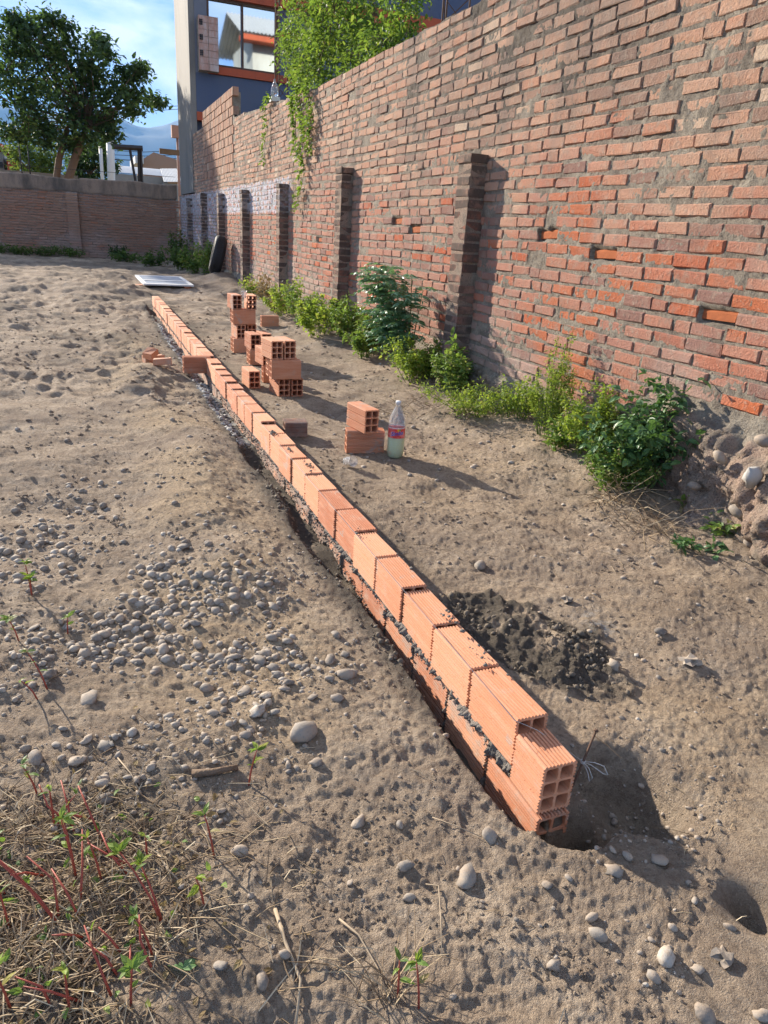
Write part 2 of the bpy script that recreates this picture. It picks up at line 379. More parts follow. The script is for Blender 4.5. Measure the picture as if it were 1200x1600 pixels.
def glass_mirror():
    m, t, b = mat('window_glass'); b.inputs['Base Color'].default_value = (.62, .70, .76, 1)
    b.inputs['Metallic'].default_value = 1.; b.inputs['Roughness'].default_value = .03
    return m
M_win = glass_mirror()
M_dark = simple('dark_opening', (.02, .02, .022), .4, bmp=0)

# ------------------------------------------------------------------ ground height
WX0, BW, BH, BL = .928, .098, .145, .240        # low wall: left face x, block width, height, length
def gheight(x, y, fine=True):
    x = np.asarray(x, float); y = np.asarray(y, float)
    h = .020*fbm(x, y, .9, 3, 3) + .016*fbm(x+9, y, 3.1, 3, 11)
    h = h*ss(.3, 1.2, np.abs(x-.97)+.35)
    rough = ss(-.2, .8, fbm(x, y, .7, 2, 91)+.3)
    h = h + (.0025+.004*rough)*(fbm(x, y, 6., 2, 23)*.7+.9*(.5-np.abs(vnoise(x*11+y*3, y*8, None, 24)))) + (.0012+.0018*rough)*fbm(x, y, 31., 2, 47)*.9 + .006*rough*(.4-np.abs(vnoise(x*20+2*vnoise(x*6, y*6, None, 4), y*30+x*5, None, 25))) + .0045*np.maximum(0, vnoise(x*45, y*45, None, 26)-.2)*rough
    if fine: h = h + .0022*fbm(x, y, 75., 3, 71, .6) + .003*np.maximum(0, vnoise(x*38, y*38, None, 5)-.35)*2
    # ground climbs a little to the tall wall and behind
    h = h + .10*ss(2.1, 3.0, x)*ss(1.6, 3.5, y)
    # spoil ridge left of the trench
    rx = .45 + .09*np.sin(y*1.7+.6)
    ridge = np.exp(-((x-rx)/.23)**2)*ss(1.9, 2.9, y)*ss(11.5, 9.5, y)
    h = h + ridge*(.055+.045*vnoise(x*1.2, y*1.5, None, 31)+.03*vnoise(x*4, y*3.4, None, 32))
    # rough far spoil heaps
    far = ss(8.5, 11, y)
    h = h + far*(.045*fbm(x, y, 1.3, 4, 61, .62))
    wx = x+.10*vnoise(x*3, y*3, None, 35); mid_ = ss(4.2, 6.5, y)*ss(1.0, .85, x)+ss(6.5, 9, y)*ss(.85, 1.0, x)*.6
    h = h + mid_*(.034*(.45-np.abs(vnoise(wx*3.6, y*4.6, None, 36))) + .022*(.45-np.abs(vnoise(wx*8, y*8.5, None, 37))) + .012*vnoise(x*17, y*15, None, 38))*(.4+.9*ss(-.3, .5, fbm(x, y, 1.1, 2, 39)))
    h = h + .20*np.exp(-(((x-2.55)/.8)**2+((y-16.6)/1.3)**2)) + .13*np.exp(-(((x-.1)/.8)**2+((y-14.6)/1.0)**2))
    h = h + .05*np.exp(-(((x-2.0)/.6)**2+((y-12.6)/1.1)**2))
    # trench along the left face
    tw = .030+.010*np.sin(y*5)+.045*ss(1.9, 2.8, y)+.02*vnoise(x*0, y*3, None, 8)
    on = ss(1.06, 1.14, y)*ss(12.9, 12.6, y)
    depth = .13*ss(2.8, 1.8, y)+.06*ss(1.8, 2.8, y)+.02*vnoise(x*0, y*6, None, 18)
    left = ss(WX0-tw-.055, WX0-tw+.01, x)*(1-ss(WX0+.022, WX0+.032, x))
    h = h*(1-left*on) - depth*left*on*(1+.12*vnoise(x*20, y*20, None, 77))
    # foot ground under the wall and level strip to its right
    under = ss(WX0+.022, WX0+.032, x)*(1-ss(1.09, 1.14, x))*on
    h = h*(1-under)-.03*under
    # pit at the near end
    h = h - .15*ss(1., .35, np.sqrt(((x-1.0)/.12)**2+((y-1.075)/.10)**2))*(1-under)
    px = (x-1.16)/.20; py = (y-1.13)/.17
    d = np.sqrt(px*px+py*py) + .18*vnoise(x*9, y*9, None, 55)
    h = h - .13*ss(1.08, .45, d)*(1-under)
    h = h - .03*np.exp(-(((x-1.28)/.13)**2+((y-1.08)/.13)**2))
    h = h - .09*np.exp(-(((x-1.235)/.045)**2+((y-.74)/.05)**2))     # second hole
    # mortar bed right of the wall: ring-shaped clods
    mm = mortar_mask(x, y)
    h = h + mm*(.008+.018*np.maximum(0, fbm(x, y, 13., 3, 19)) + .009*fbm(x, y, 45., 3, 29))
    return h
def mortar_mask(x, y):
    dx = (x-1.32)/.25; dy = (y-1.83)/.36; a = np.sqrt((dx+.35*dy)**2+dy*dy)+.25*fbm(x, y, 6., 3, 13)
    return ss(1.05, .85, a)
def gh(x, y): return float(gheight(np.array([x]), np.array([y]))[0])

def make_ground():
    th = np.concatenate([np.linspace(-75, -16, 70, endpoint=False), np.linspace(-16, 56, 640, endpoint=False), np.linspace(56, 100, 45)])
    th = np.radians(th); r = .42*np.exp(np.linspace(0, math.log(34/.42), 880))
    T, Q = np.meshgrid(th, r); X = Q*np.sin(T); Y = Q*np.cos(T)
    Z = gheight(X, Y)
    n, m = X.shape
    V = np.stack([X, Y, Z], -1).reshape(-1, 3)
    i = np.arange(n*m).reshape(n, m)
    F = np.stack([i[:-1, :-1], i[:-1, 1:], i[1:, 1:], i[1:, :-1]], -1).reshape(-1, 4)[:, ::-1]
    me = npmesh('ground', V, F, M_dirt, True)
    x = V[:, 0]; y = V[:, 1]
    rx = .45+.09*np.sin(y*1.7+.6)
    sand = np.clip(np.exp(-((x-rx)/.33)**2)*ss(1.2, 2., y)*ss(10, 8, y)*1.2 + .8*np.exp(-(((x-.65)/.4)**2+((y-1.1)/.35)**2))
                   + .6*ss(1.2, 1.5, x)*ss(2.6, 1.5, y) + .5*ss(1.2, 1.6, x)*ss(2.3, 3.4, y)*ss(4.6, 3.8, y), 0, 1)*ss(-.9, .5, fbm(x, y, 2.5, 3, 5))
    tw = .09+.05*ss(1.9, 2.8, y)
    tr = ss(WX0-tw-.10, WX0-tw+.02, x)*(1-ss(1.03, 1.05, x))*ss(1.1, 1.7, y)*ss(12.9, 12.6, y)
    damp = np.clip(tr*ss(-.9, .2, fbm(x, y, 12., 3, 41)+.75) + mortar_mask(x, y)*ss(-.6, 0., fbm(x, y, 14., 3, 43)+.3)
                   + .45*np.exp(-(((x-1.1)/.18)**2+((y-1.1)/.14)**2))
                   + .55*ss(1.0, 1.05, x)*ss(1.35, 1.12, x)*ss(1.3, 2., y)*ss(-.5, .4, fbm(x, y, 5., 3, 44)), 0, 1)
    damp = np.clip(damp + .55*ss(5, 10, y)*ss(-.1, .6, fbm(x, y, 1.6, 4, 45, .65)) + .75*ss(.32, .0, x)*ss(1.70, 1.40, y)*ss(-.5, .5, fbm(x, y, 5., 3, 46)), 0, 1)
    lime = (ss(WX0-.17, WX0-.10, x)*(1-ss(1.0, 1.02, x))*ss(4.3, 4.8, y)*ss(12, 10, y)) + .9*np.exp(-(((x-1.66)/.06)**2+((y-1.86)/.08)**2)) + .25*ss(1.2, 1.5, x)*ss(7.5, 9, y)*ss(.1, .6, fbm(x, y, 2., 2, 49))
    for nm, a in (('sand', sand), ('wet', damp), ('lime', np.clip(lime, 0, 1))):
        at_ = me.attributes.new(nm, 'FLOAT', 'POINT'); at_.data.foreach_set('value', a.astype(np.float32))
    tag(obj('ground', me), kind='structure')
make_ground()
# far terrain sheet out to the horizon, and hills
def make_far():
    mb = MB(); n = 48; rs = [30, 120, 600, 3000, 14000]
    mb.add([(0, 0, -.6)]+[(r*math.cos(2*math.pi*k/n), r*math.sin(2*math.pi*k/n), -.6) for r in rs for k in range(n)],
           [(0, 1+k, 1+(k+1) % n) for k in range(n)]+[(1+i*n+k, 1+(i+1)*n+k, 1+(i+1)*n+(k+1) % n, 1+i*n+(k+1) % n) for i in range(len(rs)-1) for k in range(n)])
    m, t, b = mat('valley_soil'); t.links.new(ramp(t, noise(t, pos(t), .01, 6), [(.35, (.10, .11, .05)), (.65, (.24, .20, .14))]), b.inputs['Base Color'])
    tag(mb.build('terrain', m), kind='structure')
    a = np.radians(np.linspace(-110, 110, 260)); rr = np.linspace(8000, 11500, 26)
    A, Q = np.meshgrid(a, rr); X = Q*np.sin(A); Y = Q*np.cos(A)
    prof = 1090+120*fbm(np.degrees(A)*.10, A*0, 1., 5, 3, .55)+20*np.degrees(A)*.5
    e = np.sin((Q-8000)/3500*math.pi)**.8
    Z = -.6+prof*e*(1+.14*fbm(X/900, Y/900, 1., 5, 9))
    n_, m_ = X.shape; i = np.arange(n_*m_).reshape(n_, m_)
    F = np.stack([i[:-1, :-1], i[:-1, 1:], i[1:, 1:], i[1:, :-1]], -1).reshape(-1, 4)[:, ::-1]
    mm, t, b = mat('hill_scrub'); t.links.new(ramp(t, noise(t, pos(t), .002, 8), [(.35, (.035, .05, .04)), (.65, (.08, .085, .075))]), b.inputs['Base Color'])
    tag(obj('hills', npmesh('hills', np.stack([X, Y, Z], -1).reshape(-1, 3), F, mm, True)), kind='structure')
make_far()
# the air
def make_haze():
    mb = MB(); mb.box((-15000, -15000, -1.8), (15000, 15000, 1450))
    m = bpy.data.materials.new('haze_air'); m.use_nodes = True; t = m.node_tree; t.nodes.clear()
    o = t.nodes.new('ShaderNodeOutputMaterial'); v = t.nodes.new('ShaderNodeVolumePrincipled')
    v.inputs['Color'].default_value = (.28, .56, 1.0, 1); v.inputs['Density'].default_value = 8.5e-5; v.inputs['Anisotropy'].default_value = 0.
    t.links.new(v.outputs[0], o.inputs['Volume'])
    tag(mb.build('haze', m), kind='stuff')
HAZE = True
if HAZE: make_haze()

# ------------------------------------------------------------------ brick pieces
BRICK_F = np.array([(0, 1, 2, 3), (0, 4, 5, 1), (1, 5, 6, 2), (2, 6, 7, 3), (3, 7, 4, 0), (4, 8, 9, 5), (5, 9, 10, 6), (6, 10, 11, 7), (7, 11, 8, 4)])
def brick_verts(n, L, Hh, D, jit=.0022, ch=.0055):
    """n jittered bricks facing -X: (n,12,3); centred on y,z, front face at x=0"""
    L = np.broadcast_to(L, (n,)); Hh = np.broadcast_to(Hh, (n,))
    sy = np.array([-1, 1, 1, -1]); sz = np.array([-1, -1, 1, 1])
    V = np.zeros((n, 12, 3))
    for k in range(4):
        c = ch*(.6+RNG.random(n)*1.2)
        V[:, k] = np.stack([np.zeros(n), sy[k]*(L/2-c), sz[k]*(Hh/2-c)], -1)
        V[:, 4+k] = np.stack([c*.9, sy[k]*L/2, sz[k]*Hh/2], -1)
        V[:, 8+k] = np.stack([np.full(n, D), sy[k]*L/2, sz[k]*Hh/2], -1)
    V[:, :8] += RNG.normal(0, jit, (n, 8, 3))
    return V
def bricks_mesh(name, cen, L, Hh, D, mat_, nx=None, jit=.0025, proud=.003, tilt=.012):
    """cen (n,3) centre of the front faces. nx: facing vector (unit, in xy)"""
    n = len(cen); V = brick_verts(n, L, Hh, D, jit)
    a = RNG.normal(0, tilt, n)[:, None]
    y = V[..., 1]*np.cos(a)-V[..., 2]*np.sin(a); z = V[..., 1]*np.sin(a)+V[..., 2]*np.cos(a); V[..., 1] = y; V[..., 2] = z
    V[..., 0] -= RNG.normal(0, proud, n)[:, None]
    if nx is not None:
        f = np.array([-nx[0], -nx[1]]); s = np.array([-f[1], f[0]])
        X = V[..., 0]*f[0]+V[..., 1]*s[0]; Y = V[..., 0]*f[1]+V[..., 1]*s[1]; V[..., 0] = X; V[..., 1] = Y
    V += np.asarray(cen)[:, None, :]
    F = (BRICK_F[None]+np.arange(n)[:, None, None]*12).reshape(-1, 4)
    return npmesh(name, V.reshape(-1, 3), F, mat_)

# ------------------------------------------------------------------ tall brick wall
WXT = 3.0
tall = empty('brick_wall', (WXT, 11, 0)); tag(tall, 'tall old brick boundary wall with pilasters running along the right side', 'wall')
TALLI = Matrix.Translation((-WXT, -11, 0))
def kid(o, parent):      # keep world placement when parented to an unrotated empty
    o.parent = parent; o.location = Vector(o.location)-Vector(parent.location); return o
def wall_top(y):
    y = np.asarray(y, float)
    return np.where(y < 11.0, 3.07, np.where(y < 16.45, 3.10+.045*(y-11), np.where(y < 20.65, 3.40, np.where(y < 22.75, 3.58, 2.07))))
PIL = [5.55, 8.82, 11.9, 14.95, 17.75, 20.4, 23.3]
def plinth_top(y): return .34+.24*ss(4.2, 2.6, np.asarray(y, float))
CH = .082
cen = []; Ls = []; Hs = []
row = 0; z = .29
while z < 3.7:
    y = .15 - RNG.random()*.25
    while y < 26.45:
        hdr = RNG.random() < .06
        L = (.118 if hdr else .238+RNG.normal(0, .008)); g = .008+RNG.random()*.010
        yc = y+L/2; y += L+g
        ztop = float(wall_top(yc)); zb = z+.012*math.sin(yc*.9+z*2)+.006*math.sin(yc*3.1+row)
        if 16.45 < yc < 20.7 and z > 2.35: continue
        if zb+.035 > ztop+.005 or zb < float(plinth_top(yc))-.02: continue
        if any(p-.0 < yc < p+.22 for p in PIL) and zb < 2.0 and not hdr and False: continue
        if RNG.random() < .006: continue
        cen.append((WXT, yc, zb)); Ls.append(L); Hs.append(.062+RNG.normal(0, .0028))
    z += CH*(.97+RNG.random()*.06); row += 1
cen = np.array(cen); Ls = np.array(Ls); Hs = np.array(Hs)
HOLES = []; offx = np.zeros(len(cen))
for u_, v_ in ((1135, 482), (845, 372), (625, 351), (652, 353), (500, 372), (930, 402)):     # broken or missing bricks with a red core
    q_ = atx(u_, v_, WXT); k_ = int(np.argmin((cen[:, 1]-q_.y)**2+4*(cen[:, 2]-q_.z)**2)); HOLES.append((cen[k_, 1], cen[k_, 2], Ls[k_]/2)); offx[k_] = .024+.012*random.random()
CV = Vector((0, 0, CAM_H))
def px_area(c):
    u, v, d = topx(c)
    if d < .3 or u < -40 or u > 1240 or v < -40 or v > 1640: return 0
    e = (Vector(c)-CV); return abs(e.x)/e.length**3
ar = np.array([px_area(c) for c in cen])
ar = ar+(offx > 0)*9; near = np.argsort(-ar)[:290]; isn = np.zeros(len(cen), bool); isn[near] = True
M_core = simple('broken_red_core', (.42, .13, .05), .95, var=.35, scale=30., bmp=.8, bd=.01)
core_me = bricks_mesh('broken_brick_piece', np.zeros((1, 3)), .238, .062, .08, M_core, jit=.006, proud=0, tilt=0)
variants = []
for k in range(14):
    me = bricks_mesh('brick_piece', np.zeros((1, 3)), .238, .062, .11, M_brick, jit=.0026, proud=0, tilt=0); variants.append(me)
for i in near:
    c = cen[i]
    o = obj('brick', core_me if offx[i] > 0 else variants[i % 14], tall, (c[0]-WXT+offx[i]-RNG.normal(0, .0025), c[1]-11, c[2]), (RNG.normal(0, .009), RNG.normal(0, .008), RNG.normal(0, .009)), (1, Ls[i]/.238, Hs[i]/.062))
o = obj('far_bricks', bricks_mesh('far_bricks', cen[~isn], Ls[~isn], Hs[~isn], .11, M_brick), tall, (-WXT, -11, 0)); tag(o, kind='stuff')
def mortar_core():
    ys = np.concatenate([np.linspace(.1, 7.5, 560, endpoint=False), np.linspace(7.5, 26.49, 500)]); zs = np.linspace(0, 1, 170)
    Y, T = np.meshgrid(ys, zs); Z = -.1+T*(wall_top(Y)+.08-.012+.01*vnoise(Y*9, Y*0, None, 3))
    X = WXT+.0062-.0016*fbm(Y, Z, 3., 3, 3)-.0038*fbm(Y, Z, 22., 3, 8)-.0042*fbm(Y, Z, 60., 2, 9)
    for hy, hz, hw in HOLES: X = X+.040*(np.abs(Y-hy) < hw+.004)*(np.abs(Z-hz) < .036)
    # rough broken plinth stands proud of the wall
    pt = plinth_top(Y)+.03*fbm(Y, Z*0, 4., 3, 12)
    k = ss(0, 1, (pt-Z)/.10); big = ss(3.5, 2.4, Y)
    pr = (.05+.17*big*ss(.62, .25, Z)+.05*fbm(Y, Z, 3.5, 4, 66)*(.5+big)+.022*fbm(Y, Z, 17., 3, 67)+.014*fbm(Y, Z, 42., 2, 68))
    X = X-k*np.maximum(pr, .01)
    n, m = Y.shape; i = np.arange(n*m).reshape(n, m)
    F = np.stack([i[:-1, :-1], i[:-1, 1:], i[1:, 1:], i[1:, :-1]], -1).reshape(-1, 4)
    V = np.stack([X, Y, Z], -1).reshape(-1, 3)
    o = obj('mortar', npmesh('mortar', V, F[:, ::-1], M_mortar, True), tall, (-WXT, -11, 0))
    # solid body and its top
    mb = MB(); ed = [.1, 11, 13, 15, 16.45, 20.65, 22.75, 26.48]
    for a, b in zip(ed[:-1], ed[1:]): mb.box((WXT+.07, a+.002, -.1), (WXT+.19, b-.002, float(wall_top((a+b)/2))-.03))
    obj('wall_core', mb.mesh('wall_core', M_mortar), tall, (-WXT, -11, 0))
mortar_core()
# pilasters: each a part, its bricks sub-parts
pil_var = [bricks_mesh('pilaster_brick', np.zeros((1, 3)), .225, .062, .16, M_brickp, jit=.002, proud=0, tilt=0) for _ in range(5)]
for pi, py in enumerate(PIL):
    mb = MB(); mb.box((WXT-.1385, py+.0085, .0), (WXT+.01, py+.2285, 1.93), None)
    pl = obj('pilaster', mb.mesh('pilaster', M_mortar), tall, (-WXT, -11, 0))
    z = .17; k = 0
    while z < 1.97:
        yj, xj = RNG.normal(0, .0025), RNG.normal(0, .0025)
        last = z+CH > 1.97
        o = obj('brick', pil_var[k % 5], pl, (WXT-.142+xj-(.008 if last else 0), py+.118+yj, z), (RNG.normal(0, .012), 0, RNG.normal(0, .02)), (1, 1.0, 1.0))
        z += CH*(.98+RNG.random()*.04); k += 1
# hollow-brick patch at the far end
def ribbed_face_block(L, Hh, D, nr, jit=0):
    """block facing -X with vertical grooves"""
    mb = MB(); w = L/nr
    for i in range(nr): mb.box((0, -L/2+i*w+.006, -Hh/2+.002), (.016, -L/2+(i+1)*w-.006, Hh/2-.002))
    mb.box((.0161, -L/2, -Hh/2), (D, L/2, Hh/2)); return mb.mesh('hollow_brick', M_brick)
hb = ribbed_face_block(.235, .155, .12, 4)
z = 2.40; k = 0
while z < 3.86:
    y = 16.50 if k % 2 == 0 else 16.62
    while y < 20.6:
        lim = 3.87-.0*(y-16.5)
        if z+.08 < lim: obj('hollow_brick', hb, tall, (-.008+RNG.normal(0, .004), y+.12-11, z+.02), (RNG.normal(0, .006), 0, RNG.normal(0, .008)))
        y += .248
    z += .172; k += 1
mb = MB(); mb.box((WXT+.012, 16.62, 2.3), (WXT+.17, 20.6, 3.80)); obj('mortar', mb.mesh('mortar', M_mortar), tall, (-WXT, -11, 0))

# ------------------------------------------------------------------ hollow blocks
def block_mesh(name, L, w, h, mat_, cells=(2, 3), ribs=True, seed=0):
    rr = random.Random(seed)
    bm = bmesh.new(); pts = []
    def side(a, b, nx, nz, n):
        for i in range(n):
            t0, t2 = (i+.14)/n, (i+.86)/n
            dep = .0048 if ribs else .0008
            if ribs and n > 10 and i in (4, 9): t0 += .36/n; dep = .0065
            for t, d in ((t0, dep), (t0+.14/n, 0), (t2-.14/n, 0), (t2, dep)):
                pts.append((a[0]+(b[0]-a[0])*t-nx*d, a[1]+(b[1]-a[1])*t-nz*d))
    e = .003
    side((e, 0), (w-e, 0), 0, -1, 9); side((w, e), (w, h-e), 1, 0, 14); side((w-e, h), (e, h), 0, 1, 9); side((0, h-e), (0, e), -1, 0, 14)
    holes = []
    cx, cz = cells; o_, i_ = .0100, .007
    cw = (w-2*o_-(cx-1)*i_)/cx; chh = (h-2*o_-(cz-1)*i_)/cz
    for a in range(cx):
        for c in range(cz):
            x0 = o_+a*(cw+i_); z0 = o_+c*(chh+i_); q = .004
            holes.append([(x0+q, z0), (x0+cw-q, z0), (x0+cw, z0+q), (x0+cw, z0+chh-q), (x0+cw-q, z0+chh), (x0+q, z0+chh), (x0, z0+chh-q), (x0, z0+q)])
    for yy in (0, L):
        eds = []
        loops = []
        for lp in [pts]+holes:
            vs = [bm.verts.new((p[0], yy+(rr.uniform(-.0006, .0006)), p[1])) for p in lp]; loops.append(vs)
            eds += [bm.edges.new((vs[i], vs[(i+1) % len(vs)])) for i in range(len(vs))]
        bmesh.ops.triangle_fill(bm, use_beauty=True, edges=eds)
        if yy == 0: first = loops
        else:
            for A, B in zip(first, loops):
                for i in range(len(A)):
                    j = (i+1) % len(A); bm.faces.new((A[i], A[j], B[j], B[i]))
    bmesh.ops.recalc_face_normals(bm, faces=bm.faces[:])
    me = bpy.data.meshes.new(name); bm.to_mesh(me); bm.free(); me.materials.append(mat_); return me
BK = [block_mesh('hollow_block', BL, BW, BH, M_block, seed=s) for s in range(3)]
BKd = block_mesh('hollow_block_smeared', BL, BW, BH, M_blockd, seed=5)
BKg = block_mesh('hollow_block_cemented', BL, BW, BH, M_blockg, seed=6)
BKhalf = block_mesh('hollow_block_half', .128, BW, BH, M_block, seed=7)

lw = empty('block_wall', (WX0, 1.12, 0)); tag(lw, 'low two course wall of orange hollow clay blocks being built across the lot', 'wall')
def lwb(me, x, y, z, rot=(0, 0, 0), name='hollow_block'):
    return obj(name, me, lw, (x-WX0, y-1.12, z), rot)
y = 1.258; i = 0; z2 = .167-BH
ys2 = []
while y+BL < 6.70:
    tl = abs(random.gauss(.022, .02)); lwb(BK[i % 3], WX0+random.gauss(0, .0035), y, z2-.002+random.gauss(0, .003), (-tl, 0, random.gauss(0, .008)))
    ys2.append(y); y += .2555; i += 1
yh = y+.01
lwb(BK[1], .735, yh+BW, z2+.004, (0, 0, R(-90)))          # header laid crosswise (length along +x)
y = yh+BW+.012
while y < 12.35:
    tl = abs(random.gauss(.010, .010)); lwb(BK[i % 3], WX0+random.gauss(0, .003), y, z2-.002+random.gauss(0, .003), (-tl, 0, random.gauss(0, .008)))
    y += .2555; i += 1
YEND = y
lwb(BKhalf, WX0-.002, 1.122, -.013)
z1 = .167-BH-.014-BH
lwb(BKd, WX0-.004, 1.112, -.163, (0, 0, .01))
y = 1.375; k = 0
while y+BL < YEND-.05:
    lwb(BKg if (y > 2.6 and y < 7) else BKd, WX0+random.gauss(-.002, .003), y, z1+random.gauss(0, .003), (0, 0, random.gauss(0, .008))); y += .2575; k += 1
lwb(BKhalf, WX0, YEND-.14, z1)
mb = MB(); mb.box((.008, .145, -.0165), (BW-.006, .255, .020)); mb.build('mortar_bed', M_wetm, lw)
# clods: mortar and earth lumps
def ico(sub):
    bm = bmesh.new(); bmesh.ops.create_icosphere(bm, subdivisions=sub, radius=1)
    V = np.array([v.co[:] for v in bm.verts]); F = np.array([[v.index for v in f.verts] for f in bm.faces]); bm.free(); return V, F
ICO1 = ico(1); ICO2 = ico(2); ICO3 = ico(3)
def rand_rot(n):
    q = RNG.normal(size=(n, 4)); q /= np.linalg.norm(q, axis=1)[:, None]; w, x, y, z = q.T
    return np.stack([np.stack([1-2*(y*y+z*z), 2*(x*y-z*w), 2*(x*z+y*w)], -1), np.stack([2*(x*y+z*w), 1-2*(x*x+z*z), 2*(y*z-x*w)], -1), np.stack([2*(x*z-y*w), 2*(y*z+x*w), 1-2*(x*x+y*y)], -1)], 1)
def yaw_rot(n, tilt=.25):
    a = RNG.random(n)*6.283; t = RNG.normal(0, tilt, n); c, s = np.cos(a), np.sin(a); ct, st = np.cos(t), np.sin(t); o = np.zeros(n); e = np.ones(n)
    Rz = np.stack([np.stack([c, -s, o], -1), np.stack([s, c, o], -1), np.stack([o, o, e], -1)], 1)
    Rx = np.stack([np.stack([e, o, o], -1), np.stack([o, ct, -st], -1), np.stack([o, st, ct], -1)], 1)
    return Rz @ Rx
def blobs_mesh(name, P, size, mat_, base=ICO1, flat=.6, lump=.22, smooth=True, free=False):
    P = np.asarray(P, float); n = len(P); V0, F0 = base; m = len(V0)
    sc = np.stack([np.ones(n), .62+.34*RNG.random(n), flat*(.7+.6*RNG.random(n))], -1)*np.asarray(size)[:, None]
    V = V0[None]*(1+lump*RNG.normal(0, .5, (n, m, 1)))
    if m > 50:
        ph = RNG.random((n, 1, 3))*50; q = V0[None]*1.3+ph
        V = V0[None]*(1+lump*vnoise(q[..., 0], q[..., 1], q[..., 2], 3)[..., None])
    V = V*sc[:, None, :]; Rm = rand_rot(n) if free else yaw_rot(n)
    V = np.einsum('nij,nkj->nki', Rm, V)+P[:, None, :]
    F = (F0[None]+np.arange(n)[:, None, None]*m).reshape(-1, 3)
    return npmesh(name, V.reshape(-1, 3), F, mat_, smooth)
# mortar bed oozing on the left between courses, plus lumps in the vertical joints
M_joint = simple('joint_mortar', (.21, .185, .155), .92, var=.45, scale=25., bmp=.9, bd=.01)
def ribbon(name, a, b, half, n, hor=True, seed=0, thick=.010):
    t = np.linspace(0, 1, n); w = np.linspace(-1, 1, 11); T, Wd = np.meshgrid(t, w)
    Y = a[0]+(b[0]-a[0])*T; Z = a[1]+(b[1]-a[1])*T
    q = (Y if hor else Z)
    up = half*(1+.9*fbm(q, q*0+seed, 45., 3, 5, .6)*.6+.5*fbm(q, q*0+seed, 9., 2, 6)*.5); up = np.maximum(up, .002)
    if hor: Z = Z+Wd*up
    else: Y = Y+Wd*up
    pr = (1-Wd**2)*thick*(.75+.9*fbm(Y, Z, 60., 3, 15+seed, .6)+.4*fbm(Y, Z, 14., 2, 16))
    X = WX0+.006-np.maximum(pr, .0)-.003*fbm(Y, Z, 150., 2, 9)*(1-Wd**2)
    m_, n_ = X.shape; ii = np.arange(m_*n_).reshape(m_, n_)
    F = np.stack([ii[:-1, :-1], ii[:-1, 1:], ii[1:, 1:], ii[1:, :-1]], -1).reshape(-1, 4)
    obj(name, npmesh(name, np.stack([X, Y, Z], -1).reshape(-1, 3), F if hor else F[:, ::-1], M_joint, True), lw, (-WX0, -1.12, 0))
ribbon('mortar_joint', (1.372, z2-.007), (3.4, z2-.007), .011, 900, thick=.013)
ribbon('mortar_joint', (3.4, z2-.007), (YEND-.2, z2-.007), .009, 1500, seed=3)
ribbon('mortar_joint', (1.258, .004), (1.376, .002), .019, 60, seed=4, thick=.012)
for k in range(9): ribbon('mortar_joint', (1.368+.2575*k, z1+.145), (1.368+.2575*k, z1-.0), .009, 60, hor=False, seed=k+9, thick=.013)
n = 500; yy = 1.36+RNG.random(n)**1.25*(YEND-1.5); P = np.stack([WX0-.006-RNG.random(n)*.004, yy, z2-.008+RNG.normal(0, .007, n)], -1)
n3 = 1200; y3 = 2.2+RNG.random(n3)**1.1*3.6; z3 = z1+.035+(RNG.random(n3)**.8)*.11*ss(1.9, 3.0, y3); P = np.concatenate([P, np.stack([WX0-.003-RNG.random(n3)*.012, y3, z3], -1)])
o = obj('mortar_crumbs', blobs_mesh('mortar_crumbs', P, .0015+RNG.random(len(P))**2*.006, M_joint, free=True, lump=.4), lw, (-WX0, -1.12, 0)); tag(o, kind='stuff')

# dabs of mortar left on top of the blocks
P = []
for u_, v_, n_, sp_ in ((424, 676, 26, .012), (452, 702, 14, .012), (482, 728, 26, .016), (300, 520, 10, .01), (560, 830, 8, .02), (700, 960, 14, .02), (745, 1015, 12, .03), (640, 880, 8, .02)):
    q_ = at(u_, v_, z2+BH); q_.x = min(max(q_.x, WX0+.015), WX0+BW-.015)
    for _ in range(n_): P.append((q_.x+random.gauss(0, sp_*.7), q_.y+random.gauss(0, sp_*2), z2+BH+.001))
P = np.array(P); P[:, 0] = np.clip(P[:, 0], WX0+.004, WX0+BW-.004)
o = obj('mortar_dabs', blobs_mesh('mortar_dabs', P, .002+RNG.random(len(P))**2*.008, M_joint, flat=.5, lump=.4), lw, (-WX0, -1.12, 0)); tag(o, kind='stuff')

# ------------------------------------------------------------------ loose earth, clods, pebbles
def in_view(x, y, pad=60):
    q = np.stack([x, y, -CAM_H*np.ones_like(x)], -1); z = q @ np.array(cd); u = 600+FPX*(q @ np.array(cr))/z; v = 800-FPX*(q @ np.array(cu))/z
    return (z > .2) & (u > -pad) & (u < 1200+pad) & (v < 1600+pad) & (v > 380)
def scatter(n, dens, rmin=1.0, rmax=14., power=1.0):
    """points by screen-independent density falling with distance; dens(x,y) 0..1 accept"""
    th = np.radians(-22+RNG.random(n)*78); r = rmin*(rmax/rmin)**(RNG.random(n)**power)
    x = r*np.sin(th); y = r*np.cos(th)
    k = (RNG.random(n) < dens(x, y)) & (x < 2.93) & ~((x > WX0-.03) & (x < WX0+BW+.03) & (y > 1.08) & (y < YEND)) & in_view(x, y)
    return x[k], y[k]
def gravel_d(x, y):
    a = np.exp(-(((x-.05)/.42)**2+((y-2.25)/.65)**2)**1.2) + .75*np.exp(-(((x-.45)/.24)**2+((y-2.15)/.42)**2)) + .6*np.exp(-(((x+.2)/.45)**2+((y-3.2)/.5)**2)) + .5*np.exp(-(((x-.42)/.15)**2+((y-1.62)/.15)**2))
    return np.clip(a*ss(-.55, .35, fbm(x, y, 3.2, 3, 99)+.12), 0, 1)
def pit_d(x, y): return np.exp(-(((x-1.2)/.15)**2+((y-1.08)/.13)**2))
